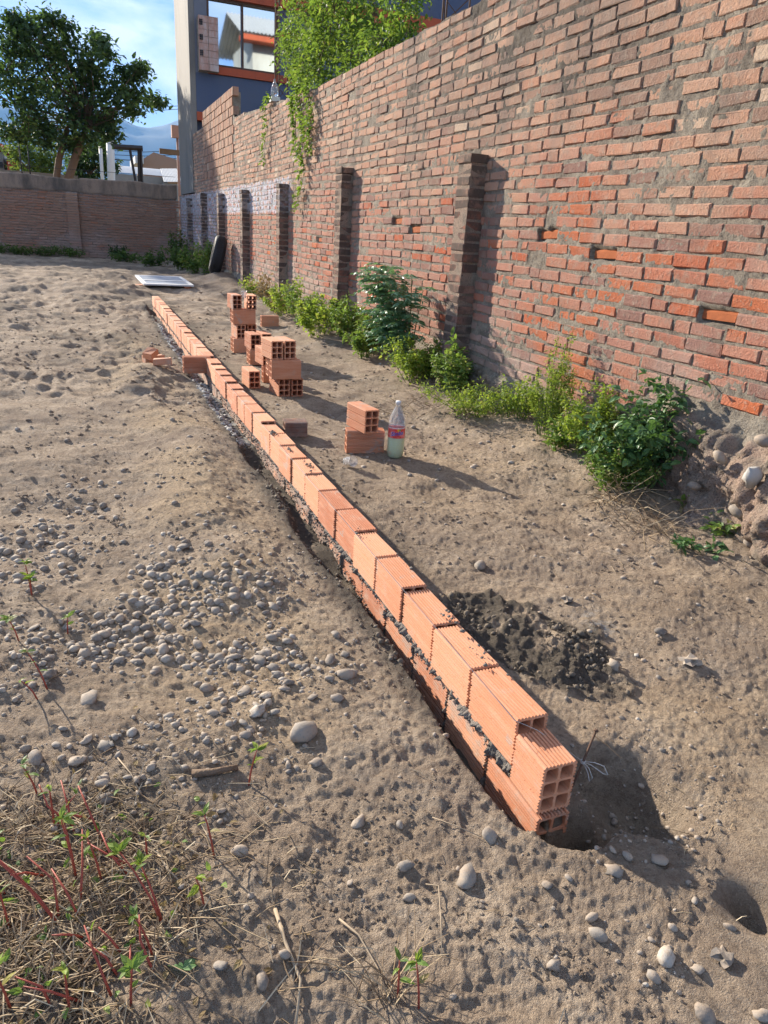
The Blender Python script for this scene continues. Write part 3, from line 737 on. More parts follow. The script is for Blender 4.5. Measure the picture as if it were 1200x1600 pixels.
def dgen(x, y): return np.clip(.009+1.0*gravel_d(x, y)+.8*pit_d(x, y)+.035*ss(1.1, 1.5, x)+.25*np.exp(-(((x-1.0)/.12)**2+((y-.68)/.07)**2))+.03*ss(2.4, 4, y), 0, 1)
# pebbles (joined): mid sizes
x, y = scatter(42000, dgen, 1.0, 9.)
rr = np.hypot(x, y); g = gravel_d(x, y)
sz = .003+RNG.random(len(x))**3.2*(.010+.013*np.clip(g, 0, 1))
sz = sz*np.clip(rr/2.2, .75, 2.0)
P = np.stack([x, y, gheight(x, y)+sz*(.22-.4*RNG.random(len(x)))], -1)
big = sz > .007
o = obj('pebbles', blobs_mesh('pebbles', P[big], sz[big], M_stone, ICO1, .6, .10)); tag(o, 'small grey pebbles strewn over the bare dirt', 'pebbles', kind='stuff')
o = obj('grit', blobs_mesh('grit', P[~big][:9000], sz[~big][:9000], M_stone, ico(1), .6, .2, smooth=False)); tag(o, 'fine stone grit lying on the bare dirt', 'grit', kind='stuff')
# soil crumbs
x, y = scatter(60000, lambda x, y: np.clip(.12+.6*ss(0.1, .8, fbm(x, y, 4., 2, 8)), 0, 1), 1.0, 12.)
sz = (.0014+RNG.random(len(x))**4*.008)*np.clip(np.hypot(x, y)/2.4, .8, 3.)
xb, yb = scatter(26000, lambda x, y: np.clip(.9*ss(.1, .9, fbm(x, y, 2.2, 3, 88)+.25*ss(.75, .3, x))*ss(1.3, 2.2, y)*(1-mortar_mask(x, y)), 0, .8), 1.2, 17.)
sb = (.002+RNG.random(len(xb))**3*.012)*np.clip(np.hypot(xb, yb)/4.2, .6, 2.6)
x = np.concatenate([x, xb]); y = np.concatenate([y, yb]); sz = np.concatenate([sz, sb]); print('crumbs', len(x))
o = obj('soil_crumbs', blobs_mesh('soil_crumbs', np.stack([x, y, gheight(x, y)+sz*.1], -1), sz, M_dirt, ICO1, .55, .4, smooth=False)); tag(o, 'loose crumbs of dry brown soil on the lot', 'soil', kind='stuff')
# dark mortar clods right of the wall, in the trench
n = 9000; x = 1.0+RNG.random(n)*.75; y = 1.35+RNG.random(n)*1.0; mk = mortar_mask(x, y)
ring = .22*ss(.1, .5, mk)*(.10+.9*ss(.0, .5, fbm(x, y, 6., 3, 83))); k = RNG.random(n) < ring; x, y = x[k], y[k]
xa = WX0-.03-RNG.random(3000)*.10; ya = 1.7+RNG.random(3000)**1.2*5.0; k = RNG.random(3000) < .25*ss(-.2, .3, fbm(ya, xa, 7., 2, 2)+.2)+.04; xa, ya = xa[k], ya[k]
x = np.concatenate([x, xa]); y = np.concatenate([y, ya])
sz = .002+RNG.random(len(x))**3*.013
o = obj('mortar_clods', blobs_mesh('mortar_clods', np.stack([x, y, gheight(x, y)+sz*.3], -1), sz, M_wetm, ICO1, .8, .45, free=True)); tag(o, 'dark wet mortar clods spilled beside the low block wall', 'mortar', kind='stuff')
n = 1500; x = WX0-.03-RNG.random(n)*.11; y = 4.4+RNG.random(n)*5.5; sz = .005+RNG.random(n)**2*.020
o = obj('lime_lumps', blobs_mesh('lime_lumps', np.stack([x, y, gheight(x, y)+sz*.2], -1), sz, M_limem, ICO1, .4, .5, smooth=False)); tag(o, 'pale crusted lime mortar lining the far trench', 'mortar', kind='stuff')

# individual stones
stone_vars = []
for k in range(9):
    P0 = np.zeros((1, 3)); stone_vars.append(blobs_mesh('river_stone', P0, np.ones(1), M_stone, ICO2, .68, [.18, .3, .45][k % 3]))
angular = blobs_mesh('angular_stone', np.zeros((1, 3)), np.ones(1), M_stone, ICO2, .8, .75, smooth=False)
def stone(u, v, size, label, group=None, me=None, sink=.38, world=None):
    p = at(u, v) if world is None else Vector((world[0], world[1], 0))
    r = size/2; h = gh(p.x, p.y)
    o = obj('river_stone', me or random.choice(stone_vars), None, (p.x, p.y, h+r*(.62-sink)), (random.gauss(0, .15), random.gauss(0, .15), random.random()*6.28), (r, r*random.uniform(.8, 1.1), r*random.uniform(.6, .95)))
    tag(o, label, 'stone', group); return o
SP = [((475, 1147), .105, 'largest rounded grey stone at the lower end of the gravel patch'),
 ((55, 1182), .062, 'oval tan stone near the left edge above the red weed stems'), ((138, 1090), .06, 'dark topped oval stone low in the gravel patch'),
 ((765, 1308), .046, 'pale round stone left of the front corner of the block wall'), ((730, 1372), .068, 'flat bluish stone with a dark underside below the block wall end'),
 ((632, 1355), .043, 'pale wedge shaped stone in bare dirt left of the flat bluish stone'), ((375, 1330), .046, 'brown half buried stone right of the dry grass'),
 ((560, 1282), .045, 'round tan stone with a small stone touching it from behind'), ((495, 1195), .040, 'upright brown stone just below the largest grey stone'),
 ((1030, 997), .055, 'pale round stone right of the dark mortar patch'), ((1080, 1038), .06, 'dark angular stone on sunlit dirt to the far right'),
 ((958, 1045), .05, 'cream stone at the right rim of the dark mortar'), ((640, 745), .045, 'pointed grey stone in front of the drink bottle'),
 ((885, 945), .052, 'grey cube shaped stone above the dark mortar patch'), ((1040, 1500), .058, 'long tan stone in the cluster at the lower right'),
 ((1130, 1500), .045, 'angular pale stone right of the lower right cluster'), ((865, 1512), .038, 'lone oval cream stone near the bottom edge'),
 ((410, 1535), .045, 'grey stone beside the dry forked stick'), ((640, 1402), .032, 'round brown stone beside two straw stalks'),
 ((875, 712), .15, 'rough rock at the foot of the bright green weeds'), ((1100, 1590), .06, 'broad pale stone cut by the bottom edge'),
 ((345, 1515), .034, 'small round grey stone below the dry grass'), ((403, 1110), .043, 'egg shaped stone at the right of the gravel patch'),
 ((1085, 1410), .028, 'small white pebble left of the second hole'), ((855, 1385), .034, 'small white stone below the pit rim'),
 ((750, 887), .075, 'flat pale stone on dirt right of the block wall middle'), ((925, 1435), .034, 'trio leader pebble below the pit'),
 ((1190, 1590), .045, 'pale stone in the bottom right corner'), ((708, 1560), .022, 'tiny round grey pebble at the bottom middle'),
 ((1020, 1530), .042, 'tan stone leaning on the long stone of the lower right cluster'), ((1090, 1515), .03, 'rounded stone just right of the long tan stone'),
 ((1140, 1450), .032, 'pale stone lying in the second hole'), ((935, 1462), .05, 'flat half buried pale stone between pit and bottom edge'),
 ((1018, 1470), .024, 'round pebble above the lower right cluster'), ((975, 1220), .035, 'pale pebble on the pit wall'), ((960, 1365), .045, 'grey stone on the near rim of the pit'),
 ((980, 1340), .04, 'mottled dark stone inside the pit'), ((1030, 1345), .04, 'flat grey stone on the shaded pit slope'),
 ((160, 1180), .02, 'tiny grey pebble between the gravel patch and the brown twig'), ((40, 1165), .035, 'brown stone touching the oval tan stone'),
 ((525, 995), .045, 'grey stone at the top right of the gravel patch'), ((445, 1495), .03, 'small grey stone right of the forked stick')]
SP = [s if s[2] != 'trio leader pebble below the pit' else (s[0], s[1], 'dark pebble touching two pale ones below the pit') for s in SP]
for (u, v), s, l in SP: stone(u, v, s*(.82 if v > 1380 else .92), l, me=angular if ('angular' in l or 'cube' in l or 'rock' in l) else None)
LAB = {'g': ('smooth grey river pebble lying in the gravel patch left of the wall', 'pebbles of the gravel patch'),
       'p': ('small grey pebble on the slope of the pit at the wall end', 'pebbles in the pit'),
       'r': ('small pebble on open dirt between block wall and brick wall', 'pebbles right of the block wall'),
       'n': ('small pebble on bare dirt in the near foreground', 'pebbles of the foreground')}
x, y = scatter(9000, lambda x, y: np.clip(gravel_d(x, y)*1.1+.5*pit_d(x, y)+.035, 0, 1), 1.05, 4.2)
cnt = 0
for a, b in zip(x, y):
    if cnt >= 255: break
    key = 'g' if (a < .8 and b > 1.45) else 'p' if (abs(a-1.15) < .2 and abs(b-1.1) < .17) else 'r' if a > 1.03 else 'n'
    s = random.choice((.018, .022, .028, .034, .040))*random.uniform(.85, 1.1) if key == 'g' else random.uniform(.014, .026)
    if key == 'g' and random.random() < .12: s *= 1.35
    if key == 'n' and random.random() < .5: continue
    stone(0, 0, s, LAB[key][0], LAB[key][1], world=(a, b), sink=random.uniform(.25, .65)); cnt += 1
# white stone set in the plinth
me = blobs_mesh('plinth_stone', np.zeros((1, 3)), np.ones(1), simple('pale_limestone', (.42, .40, .36), .8, bmp=.4), ICO2, .9, .3)
p = atx(1172, 745, 2.76); o = obj('plinth_stone', me, tall, (p.x-WXT+.02, p.y-11, p.z), (.3, .2, .4), (.05, .045, .062)); tag(o, 'large white stone set in the crumbling footing')
pr = [(1150, 800, .05), (1190, 690, .045), (1120, 715, .04), (1165, 850, .035), (1080, 760, .035)]
for u, v, s in pr:
    p = atx(u, v, 2.80); obj('plinth_stone', stone_vars[0], tall, (p.x-WXT+.02, p.y-11, p.z), (random.random(), random.random(), 1), (s, s, s*.8))

# ------------------------------------------------------------------ loose hollow blocks
def loose(me, u, v, label, yaw=0., z=0., world=None, rot=None, mat_=None, name='hollow_block', grp=None, off=(0, 0)):
    p = at(u, v) if world is None else Vector(world+(0,)) if len(world) == 2 else Vector(world)
    zz = (gh(p.x+.05, p.y+.05)-.004 if z == 0 else z)
    o = obj(name, me, None, (p.x, p.y, zz), rot or (0, 0, yaw)); tag(o, label, 'brick', grp); return o, zz
G1 = 'loose hollow blocks stacked for the low wall'
LBW, LBH, LBL = .10, .15, .24
LB = [block_mesh('loose_block', LBL, LBW, LBH, M_block, seed=20+s) for s in range(3)]
LBs = block_mesh('loose_block_smooth', LBL, LBW, LBH, M_block, ribs=False, seed=30)
# pair beside the bottle: lower lies across, upper points at camera
c = at(546, 707); a = R(-10)
def cross(world, z, yaw, label, me=None):       # long side faces the camera
    o = obj('hollow_block', me or LB[1], None, (world[0], world[1], z), (0, 0, R(-90)+yaw)); o.location += Vector((0, LBW, 0)); tag(o, label, 'brick', G1); return o
def endon(world, z, yaw, label, me=None):
    o = obj('hollow_block', me or LB[0], None, (world[0], world[1], z), (0, 0, yaw)); tag(o, label, 'brick', G1); return o
g = gh(c.x+.1, c.y)
cross((c.x+.0, c.y), g, R(-12), 'hollow block lying crosswise right against the drink bottle')
endon((c.x+.055, c.y-.10), g+LBH+.002, R(9), 'hollow block on top of the one touching the bottle')
# main stack
c = at(437, 622); g = gh(c.x, c.y)-.003; s = 'of the tallest leaning stack right of the wall middle'
c.x -= .01
endon((c.x, c.y), g, R(6), 'left bottom hollow block '+s); endon((c.x+.108, c.y-.005), g, R(6), 'right bottom hollow block '+s)
cross((c.x-.06, c.y-.03), g+LBH+.002, R(-3), 'crosswise middle hollow block '+s, LBs); cross((c.x-.06, c.y+.10), g+LBH+.002, R(-2), 'rear crosswise middle block '+s, LBs)
endon((c.x-.065, c.y-.02), g+2*LBH+.004, R(8), 'left top hollow block '+s, LB[2]); endon((c.x+.045, c.y+.0), g+2*LBH+.004, R(7), 'right top hollow block '+s)
c = at(389, 608); g = gh(c.x, c.y); endon((c.x, c.y), g, R(4), 'lone upright hollow block standing nearest the wall')
# pair behind lone
c = at(414, 596); g = gh(c.x, c.y); s = 'of the pair half hidden behind the tallest stack'
cross((c.x-.01, c.y), g, R(-3), 'lower crosswise hollow block '+s, LBs); endon((c.x-.02, c.y+.0), g+LBH+.002, R(5), 'upper hollow block '+s)
# S3
c = at(392, 570); g = gh(c.x, c.y); s = 'of the middle stack behind the tallest one'
cross((c.x-.005, c.y), g, R(-2), 'bottom crosswise hollow block '+s, LBs); cross((c.x+.0, c.y+.12), g, R(-2), 'rear bottom crosswise block '+s, LBs)
endon((c.x+.0, c.y+.0), g+LBH+.002, R(4), 'left top hollow block '+s); endon((c.x+.125, c.y+.06), g+LBH+.002, R(2), 'right top hollow block '+s)
# S4 farthest
c = at(366, 552); g = gh(c.x, c.y); s = 'of the farthest stack carrying the cup'
cross((c.x, c.y), g, R(-2), 'bottom crosswise hollow block '+s, LBs); cross((c.x, c.y+.12), g, R(-2), 'rear bottom crosswise block '+s, LBs)
endon((c.x+.03, c.y), g+LBH+.002, R(4), 'second row left hollow block '+s); endon((c.x+.15, c.y+.02), g+LBH+.002, R(3), 'second row right hollow block '+s)
cross((c.x-.005, c.y), g+2*LBH+.004, R(-1), 'third row crosswise hollow block '+s, LBs); cross((c.x, c.y+.12), g+2*LBH+.004, R(-1), 'rear third row crosswise block '+s, LBs)
endon((c.x-.01, c.y+.0), g+3*LBH+.006, R(4), 'left top hollow block '+s); endon((c.x+.145, c.y), g+3*LBH+.006, R(-3), 'right top hollow block '+s)
cupz = g+4*LBH+.008; cupx = (c.x+.115, c.y+.05)
c = at(409, 512); g = gh(c.x+.1, c.y); cross((c.x, c.y), g, R(-2), 'single reddish hollow block standing alone toward the brick wall', LBs)
# half block with cement
me = block_mesh('broken_block', .15, .12, .10, M_blockg, (3, 2), seed=41)
c = at(447, 683); o = obj('broken_block', me, None, (c.x, c.y+.10, gh(c.x+.05, c.y)), (0, 0, R(-96))); tag(o, 'broken cement smeared hollow block beside the low wall', 'brick')
mb = MB(); mb.add([(.151, -.01, 0), (.153, .11, 0), (.168, .10, .055), (.151, .09, .098), (.156, .03, .09), (.150, .0, .06)], [(0, 1, 2, 3, 4, 5)])
# three broken bricks on left
for (u, v), l, yw, sc in (((228, 573), 'farther broken brick half lying left of the wall', .3, (.20, .12, .07)), ((240, 587), 'nearest broken brick half lying left of the wall', -.1, (.16, .12, .06)), ((238, 577), 'broken brick half leaning on the nearest one', .9, (.13, .10, .06))):
    p = at(u, v); mb = MB(); pr_ = [(0, 0), (1, .05), (.93, .35), (1.02, .7), (.9, 1.), (.05, .96)]
    vs = [(a*sc[0], b*sc[1], 0) for a, b in pr_]+[(a*sc[0]*.96+.003, b*sc[1], sc[2]*random.uniform(.85, 1.05)) for a, b in pr_]
    mb.add(vs, [(5, 4, 3, 2, 1, 0), tuple(range(6, 12))]+[(i, (i+1) % 6, 6+(i+1) % 6, 6+i) for i in range(6)])
    o = mb.build('broken_brick', M_blockd, None, (p.x, p.y, gh(p.x, p.y)+(.05 if 'leaning' in l else -.005)), (random.gauss(0, .1), random.gauss(0, .12), yw)); tag(o, l, 'brick')

# ------------------------------------------------------------------ bottle, cups, nail, string
def clear(name, col, rough=.05, ior=1.1, alpha=None):
    m, t, b = mat(name); b.inputs['Base Color'].default_value = tuple(col)+(1,); b.inputs['Roughness'].default_value = rough
    b.inputs['Transmission Weight'].default_value = .85; b.inputs['IOR'].default_value = ior; b.inputs['Specular IOR Level'].default_value = .5; return m
M_pet = clear('clear_plastic', (.93, .95, .97), .08, 1.15)
def bottle():
    c = at(617, 713); g = gh(c.x, c.y)-.003
    r = .050
    b = empty('drink_bottle', (c.x, c.y, g)); tag(b, 'clear plastic soft drink bottle with red label half full of cloudy liquid', 'bottle')
    prof = [(.0, .004), (.022, .0), (.034, .006), (.045, .018), (r, .045), (r, .115), (r-.001, .125), (r-.001, .195), (r, .203), (r, .215), (.048, .235), (.040, .265), (.030, .288), (.019, .308), (.0145, .318), (.0145, .332)]
    m = MB(); m.lathe(prof, 32); m.build('shell', M_pet, b)
    ml, t, bb = mat('cloudy_liquid'); bb.inputs['Base Color'].default_value = (.74, .80, .42, 1); bb.inputs['Roughness'].default_value = .15
    bb.inputs['Transmission Weight'].default_value = .1; bb.inputs['IOR'].default_value = 1.2
    m = MB(); m.lathe([(0, .006), (.021, .003), (.033, .009), (.0435, .02), (r-.002, .046), (r-.002, .128), (0, .1285)], 32); m.build('drink', ml, b)
    ml, t, bb = mat('label_red'); oc = objc(t); sp = nd(t, 'ShaderNodeSeparateXYZ', {'Vector': oc})
    c_ = mix(t, mrange(t, noise(t, oc, 22., 3), .5, .62), (.66, .06, .05), (.80, .22, .20))
    c_ = mix(t, mrange(t, sp.outputs[2], .190, .192), c_, (.75, .62, .60)); t.links.new(c_, bb.inputs['Base Color']); bb.inputs['Roughness'].default_value = .35
    m = MB(); m.lathe([(r+.0006, .134), (r+.0006, .196)], 40); lab = m.build('label_band', ml, b)
    m = MB(); m.lathe([(.0, .348), (.0155, .347), (.0165, .343), (.0165, .329), (.0, .329)], 20); m.build('cap', M_white, b)
    # lettering and fruit mark bent round the label
    face = math.atan2(-c.y, -c.x)+.08
    def wrap(me, rad):
        for v in me.vertices:
            a = face+v.co.x/rad; z = v.co.y; d = rad+v.co.z; v.co = (d*math.cos(a), d*math.sin(a), z)
    def text(s, size, x, z, col, rad, name):
        cu_ = bpy.data.curves.new(name, 'FONT'); cu_.body = s; cu_.size = size; cu_.shear = .35; cu_.align_x = 'CENTER'; cu_.extrude = .0002; cu_.offset = size*.02
        to = bpy.data.objects.new(name, cu_); COL.objects.link(to); dg = bpy.context.evaluated_depsgraph_get()
        me = bpy.data.meshes.new_from_object(to.evaluated_get(dg)); bpy.data.objects.remove(to)
        bm = bmesh.new(); bm.from_mesh(me); bmesh.ops.rotate(bm, verts=bm.verts, cent=(0, 0, 0), matrix=Matrix.Rotation(.16, 3, 'Z'))
        bmesh.ops.translate(bm, verts=bm.verts, vec=(x, z, 0)); bm.to_mesh(me); bm.free()
        wrap(me, rad); me.materials.clear(); me.materials.append(simple(name+'_ink', col, .4, bmp=0, var=.02)); obj(name, me, lab)
    text('Simba', .0345, .0, .1525, (.85, .85, .88), r+.0010, 'lettering_edge')
    text('Simba', .0325, .0, .153, (.02, .05, .35), r+.0017, 'lettering')
    for nm, (x, z, q), col in (('fruit_mark', (.006, .183, .0065), (.80, .55, .03)), ('leaf_mark', (.017, .185, .005), (.10, .35, .05)), ('berry_mark', (-.008, .184, .005), (.70, .05, .03))):
        bm = bmesh.new(); bmesh.ops.create_circle(bm, cap_ends=True, segments=10, radius=q); bmesh.ops.translate(bm, verts=bm.verts, vec=(x, z, 0)); me = bpy.data.meshes.new(nm); bm.to_mesh(me); bm.free()
        wrap(me, r+.0013); me.materials.append(simple(nm+'_ink', col, .4, bmp=0)); obj(nm, me, lab)
    b.scale = (1.05, 1.05, 1.05); return b
bottle()
def cup(loc, rot, label, name):
    m = MB(); m.lathe([(0, .002), (.024, 0), (.025, .004), (.031, .068), (.033, .072), (.034, .070), (.033, .069), (.0305, .066), (.0235, .005), (0, .004)], 22)
    o = m.build(name, clear(name+'_plastic', (.95, .95, .96), .15, 1.12), None, loc, rot); tag(o, label, 'cup')
p = at(540, 728); cup((p.x, p.y, gh(p.x, p.y)+.030), (R(75), .1, R(20)), 'clear plastic cup lying on the dirt left of the bottle', 'plastic_cup')
cup((cupx[0], cupx[1]-.02, cupz-.03), (.05, 0, 0), 'clear plastic cup wedged on top of the farthest block stack', 'plastic_cup')
K = aty(911, 1190, 1.20); TP = aty(931, 1143, 1.215); BT = K+(K-TP)*2.2
m = MB(); m.tube([BT, TP], .0030, 8); m.tube([TP, TP+(TP-K)*.06], .0062, 8)
o = m.build('iron_stake', M_rust, None); tag(o, 'rusty iron stake with string tied to it at the wall end', 'stake')
m = MB(); m.tube([(WX0-.004, YEND-.2, z2+BH+.001), (WX0-.005, 6.9, z2+BH+.002), (WX0-.004, 4., z2+BH+.0015), (WX0-.004, 1.262, z2+BH+.001), (.975, 1.235, .148), K], .0008, 5)
for k in range(3): m.tube([K+Vector((0, 0, .003*k-.003))+Vector((.006*math.cos(a_), .006*math.sin(a_), 0)) for a_ in np.linspace(0, 6.28, 10)], .0013, 5)
m.tube([K, K+Vector((.02, -.02, .008)), K+Vector((.045, -.03, -.002)), K+Vector((.052, -.042, -.022)), K+Vector((.038, -.04, -.016)), K+Vector((.015, -.015, -.003)), K], .0012, 5)
m.tube([K, K+Vector((.008, -.018, -.01)), K+Vector((.014, -.03, -.032)), K+Vector((.006, -.03, -.040)), K+Vector((.004, -.02, -.02)), K], .0012, 5)
o = m.build('builder_string', simple('string_cotton', (.52, .50, .46), .8), None); tag(o, 'white mason string stretched along the wall top and knotted at the stake', 'string')

# ------------------------------------------------------------------ white frame on the ground, tyre
gz = max(gh(1.0, 15.3), gh(1.8, 15.2), gh(1.3, 16.5))
b = empty('door_leaf', (.98, 15.1, gz+.035), (R(1.5), 0, R(2))); tag(b, 'white framed panel lying flat at the far end of the block wall', 'door')
def bx(nm, a, c, mt, par): m = MB(); m.box(a, c); return m.build(nm, mt, par)
bx('panel', (.03, .03, 0), (.92, 1.6, .02), simple('grey_panel', (.30, .34, .40), .6), b)
bx('rail', (0, -.02, -.004), (.95, .10, .024), M_white, b); bx('rail', (0, 1.52, -.004), (.95, 1.64, .024), M_white, b)
bx('rail', (.075, .55, .0), (.875, .66, .033), M_white, b)
bx('stile', (-.005, .102, -.004), (.07, 1.518, .024), M_white, b); bx('stile', (.88, .102, -.004), (.955, 1.518, .024), M_white, b)
for k, (x0, l) in enumerate(((.85, 'left'), (1.75, 'right'))):
    m = MB(); m.box((0, 0, 0), (.12, .24, .055)); o = m.build('brick_support', M_blockd, None, (x0, 15.15, gz-.03)); tag(o, 'brick propping the %s near corner of the white panel' % l, 'brick')
def tyre():
    p = Vector((2.70, 16.95, 0)); g = gh(p.x, p.y)
    b = empty('car_tyre', (p.x, p.y, g+.36), (0, R(-76), R(-7))); b.scale = (1.22, 1.22, 1.3); tag(b, 'worn black tyre leaning on the brick wall beyond the weeds', 'tyre')
    m = MB(); prof = [(.185, -.07), (.20, -.09), (.27, -.10), (.315, -.085), (.33, -.05), (.332, 0), (.33, .05), (.315, .085), (.27, .10), (.20, .09), (.185, .07), (.19, .05), (.29, .05), (.31, 0), (.29, -.05), (.19, -.05), (.185, -.07)]
    m.lathe(prof, 40); m.build('carcass', M_rubber, b)
    m = MB()
    for i in range(44):
        a = i/44*2*math.pi
        for s_ in (-1, 1): m.box((.329, -.016, .004 if s_ > 0 else -.052), (.339, .016, .052 if s_ > 0 else -.004), Matrix.Rotation(a+(.03*s_), 4, 'Z'))
    o = m.build('tread', M_rubber, b)
tyre()

# ------------------------------------------------------------------ plants
def leaves_mesh(name, P, Dr, size, mat_, width=.45, fold=.25, droop=.2):
    """P (n,3) base, Dr (n,3) direction, 6-vertex folded pointed leaves"""
    P = np.asarray(P, float); Dr = np.asarray(Dr, float); n = len(P); size = np.broadcast_to(size, (n,)).astype(float)
    Dr = Dr/(np.linalg.norm(Dr, axis=1)[:, None]+1e-9)
    up = np.array([0, 0, 1.])+RNG.normal(0, .45, (n, 3)); s = np.cross(Dr, up); s /= (np.linalg.norm(s, axis=1)[:, None]+1e-9); nn = np.cross(s, Dr)
    L = size[:, None]; w = L*width*.5
    base = P; mid = P+Dr*L*.45+nn*L*.03; tip = P+Dr*L-nn*L*droop
    l1 = P+Dr*L*.3+s*w+nn*w*fold; r1 = P+Dr*L*.3-s*w+nn*w*fold
    l2 = P+Dr*L*.68+s*w*.75+nn*(w*fold-L*droop*.4); r2 = P+Dr*L*.68-s*w*.75+nn*(w*fold-L*droop*.4)
    V = np.stack([base, mid, tip, l1, l2, r1, r2], 1)
    f = np.array([(0, 1, 4, 3), (1, 2, 2, 4), (0, 5, 6, 1), (1, 6, 2, 2)])
    F3 = np.array([(0, 1, 4), (0, 4, 3), (1, 2, 4), (0, 5, 6), (0, 6, 1), (1, 6, 2)])
    F = (F3[None]+np.arange(n)[:, None, None]*7).reshape(-1, 3)
    return npmesh(name, V.reshape(-1, 3), F, mat_)
def rdir(n, up=.2):
    d = RNG.normal(size=(n, 3)); d[:, 2] = d[:, 2]*.6+up; return d/np.linalg.norm(d, axis=1)[:, None]
def bush(name, label, base, h, rad, nst, nl, lsize, mleaf, mstem, cat='plant', group=None, lean=(0, 0), parts=False, shape='round', width=.5, stem_r=.003, lo=.05, up=.2):
    base = Vector(base); root = empty(name, base); tag(root, label, cat, group)
    sm = MB(); LP = []; LD = []
    for k in range(nst):
        a = random.random()*6.28; q = random.random()**.6
        top = Vector((math.cos(a)*rad*q+lean[0], math.sin(a)*rad*q*.9+lean[1], h*random.uniform(.45, 1.)*(1-.35*q if shape != 'flat' else 1)))
        if random.random() < .22: top = top*1.22
        if base.x+top.x > 2.96: top.x = 2.96-base.x-random.random()*.05
        b0 = Vector((math.cos(a)*rad*.35*q, math.sin(a)*rad*.35*q, -.02)); mid = b0*.4+top*.6+Vector((random.gauss(0, rad*.1), random.gauss(0, rad*.1), h*.05))
        pts = [b0, b0.lerp(mid, .55)+Vector((0, 0, h*.03)), mid, top]; sm.tube(pts, [stem_r, stem_r*.8, stem_r*.6, stem_r*.3], 4, False)
        m = max(2, int(nl/nst)); t = lo+(1-lo)*np.sqrt(RNG.random(m))
        A = np.array([pts[0], pts[1], pts[2], pts[3]]); tt = t*3; i = np.clip(tt.astype(int), 0, 2); f = (tt-i)[:, None]
        pp = A[i]*(1-f)+A[i+1]*f; d = rdir(m, up); LP.append(pp+d*lsize*.5*RNG.random((m, 1))+RNG.normal(0, rad*.06, (m, 3))); LD.append(d)
    LP = np.concatenate(LP); LD = np.concatenate(LD)
    LP[:, 0] = np.minimum(LP[:, 0], 2.975-base.x-np.abs(LD[:, 0])*lsize*.5) if base.x < 3 else LP[:, 0]
    tag(sm.build('stem', mstem, root), kind='stuff')
    sz = lsize*(.55+.75*RNG.random(len(LP)))
    if parts:
        vv = [leaves_mesh('leaf_piece', np.zeros((1, 3)), np.array([[1., 0, 0]]), 1., mleaf, width) for _ in range(6)]
        for i in range(min(len(LP), 290)):
            q = Vector(LD[i]).to_track_quat('X', 'Z'); o = obj('leaf', vv[i % 6], root, LP[i]); o.rotation_mode = 'QUATERNION'; o.rotation_quaternion = q; o.scale = (sz[i],)*3
        LP = LP[290:]; LD = LD[290:]; sz = sz[290:]
    if len(LP):
        o = obj('foliage', leaves_mesh('foliage', LP, LD, sz, mleaf, width), root)
        tag(o, kind='stuff')
    return root
def gb(u, v): p = at(u, v); return (min(p.x, 2.86), p.y, gh(min(p.x, 2.86), p.y))
# silvery pinnate sapling
def pinnate():
    base = Vector((2.80, 6.35, gh(2.8, 6.35))); root = empty('sapling', base); tag(root, 'tallest weed with silvery green feather leaves left of the nearest pilaster', 'plant')
    sm = MB(); LP = []; LD = []; S_ = []
    for k in range(20):
        a = random.uniform(0, 6.28); top = Vector((-abs(math.cos(a))*.32+.02, math.sin(a)*.38+.10, random.uniform(.45, .95))); sm.tube([(0, 0, -.02), top*.5+Vector((0, 0, .05)), top], [.007, .005, .003], 5, False)
        for j in range(11):
            t = .25+.75*(j+random.random())/11; o_ = top*t; az = random.uniform(0, 6.28); L = random.uniform(.20, .34); d0 = Vector((math.cos(az), math.sin(az), random.uniform(.3, .8))).normalized()
            if d0.x > .3: d0.x *= -.6
            pts = []; p = o_.copy(); d = d0.copy()
            for s_ in range(8): pts.append(p.copy()); p = p+d*L/8; d = (d+Vector((0, 0, -.13))).normalized()
            sm.tube(pts, .0014, 3, False)
            for i in range(1, 8):
                dd = (pts[i]-pts[i-1]).normalized(); sd_ = dd.cross(Vector((0, 0, 1))).normalized()
                for sg in (-1, 1):
                    LP.append(pts[i][:]); v = sd_*sg+dd*.5+Vector((0, 0, -.15)); LD.append(v[:]); S_.append(.082*(1-.35*abs(i-4)/4))
            LP.append(pts[-1][:]); LD.append(d[:]); S_.append(.05)
    LP = np.array(LP); LP[:, 0] = np.minimum(LP[:, 0], 2.95-base.x)
    sm.build('stem', M_stemg, root); obj('foliage', leaves_mesh('foliage', LP, np.array(LD), np.array(S_), M_leaf_silv, .38, .2, .12), root)
pinnate()
bush('weed_bush', 'leafy green weed clump under the feather leaved sapling', (2.72, 5.95, gh(2.72, 5.95)), .46, .32, 32, 3200, .034, M_leaf_yell, M_stemg)
bush('weed_bush', 'green weed spilling between sapling and nearest pilaster', (2.82, 5.45, gh(2.82, 5.45)), .46, .22, 20, 1500, .040, M_leaf_weed, M_stemg)
bush('weed_bush', 'loose green weed climbing the foot of the nearest pilaster', (2.72, 5.25, gh(2.72, 5.25)), .50, .12, 8, 330, .05, M_leaf_weed, M_stemg)
bush('weed_bush', 'low sprawling bright green weed right of the nearest pilaster', (2.66, 4.75, gh(2.66, 4.75)), .20, .38, 34, 2600, .028, M_leaf_yell, M_stemg, shape='flat', width=.35)
bush('weed_bush', 'thin bright weed against the footing behind the sprawling one', (2.84, 4.45, gh(2.84, 4.45)), .36, .22, 18, 1200, .026, M_leaf_yell, M_stemg)
bush('weed_bush', 'cone shaped yellow green weed standing against the brick wall', (2.83, 4.02, gh(2.83, 4.02)), .66, .17, 30, 4600, .021, M_leaf_yell, M_stemg, width=.4)
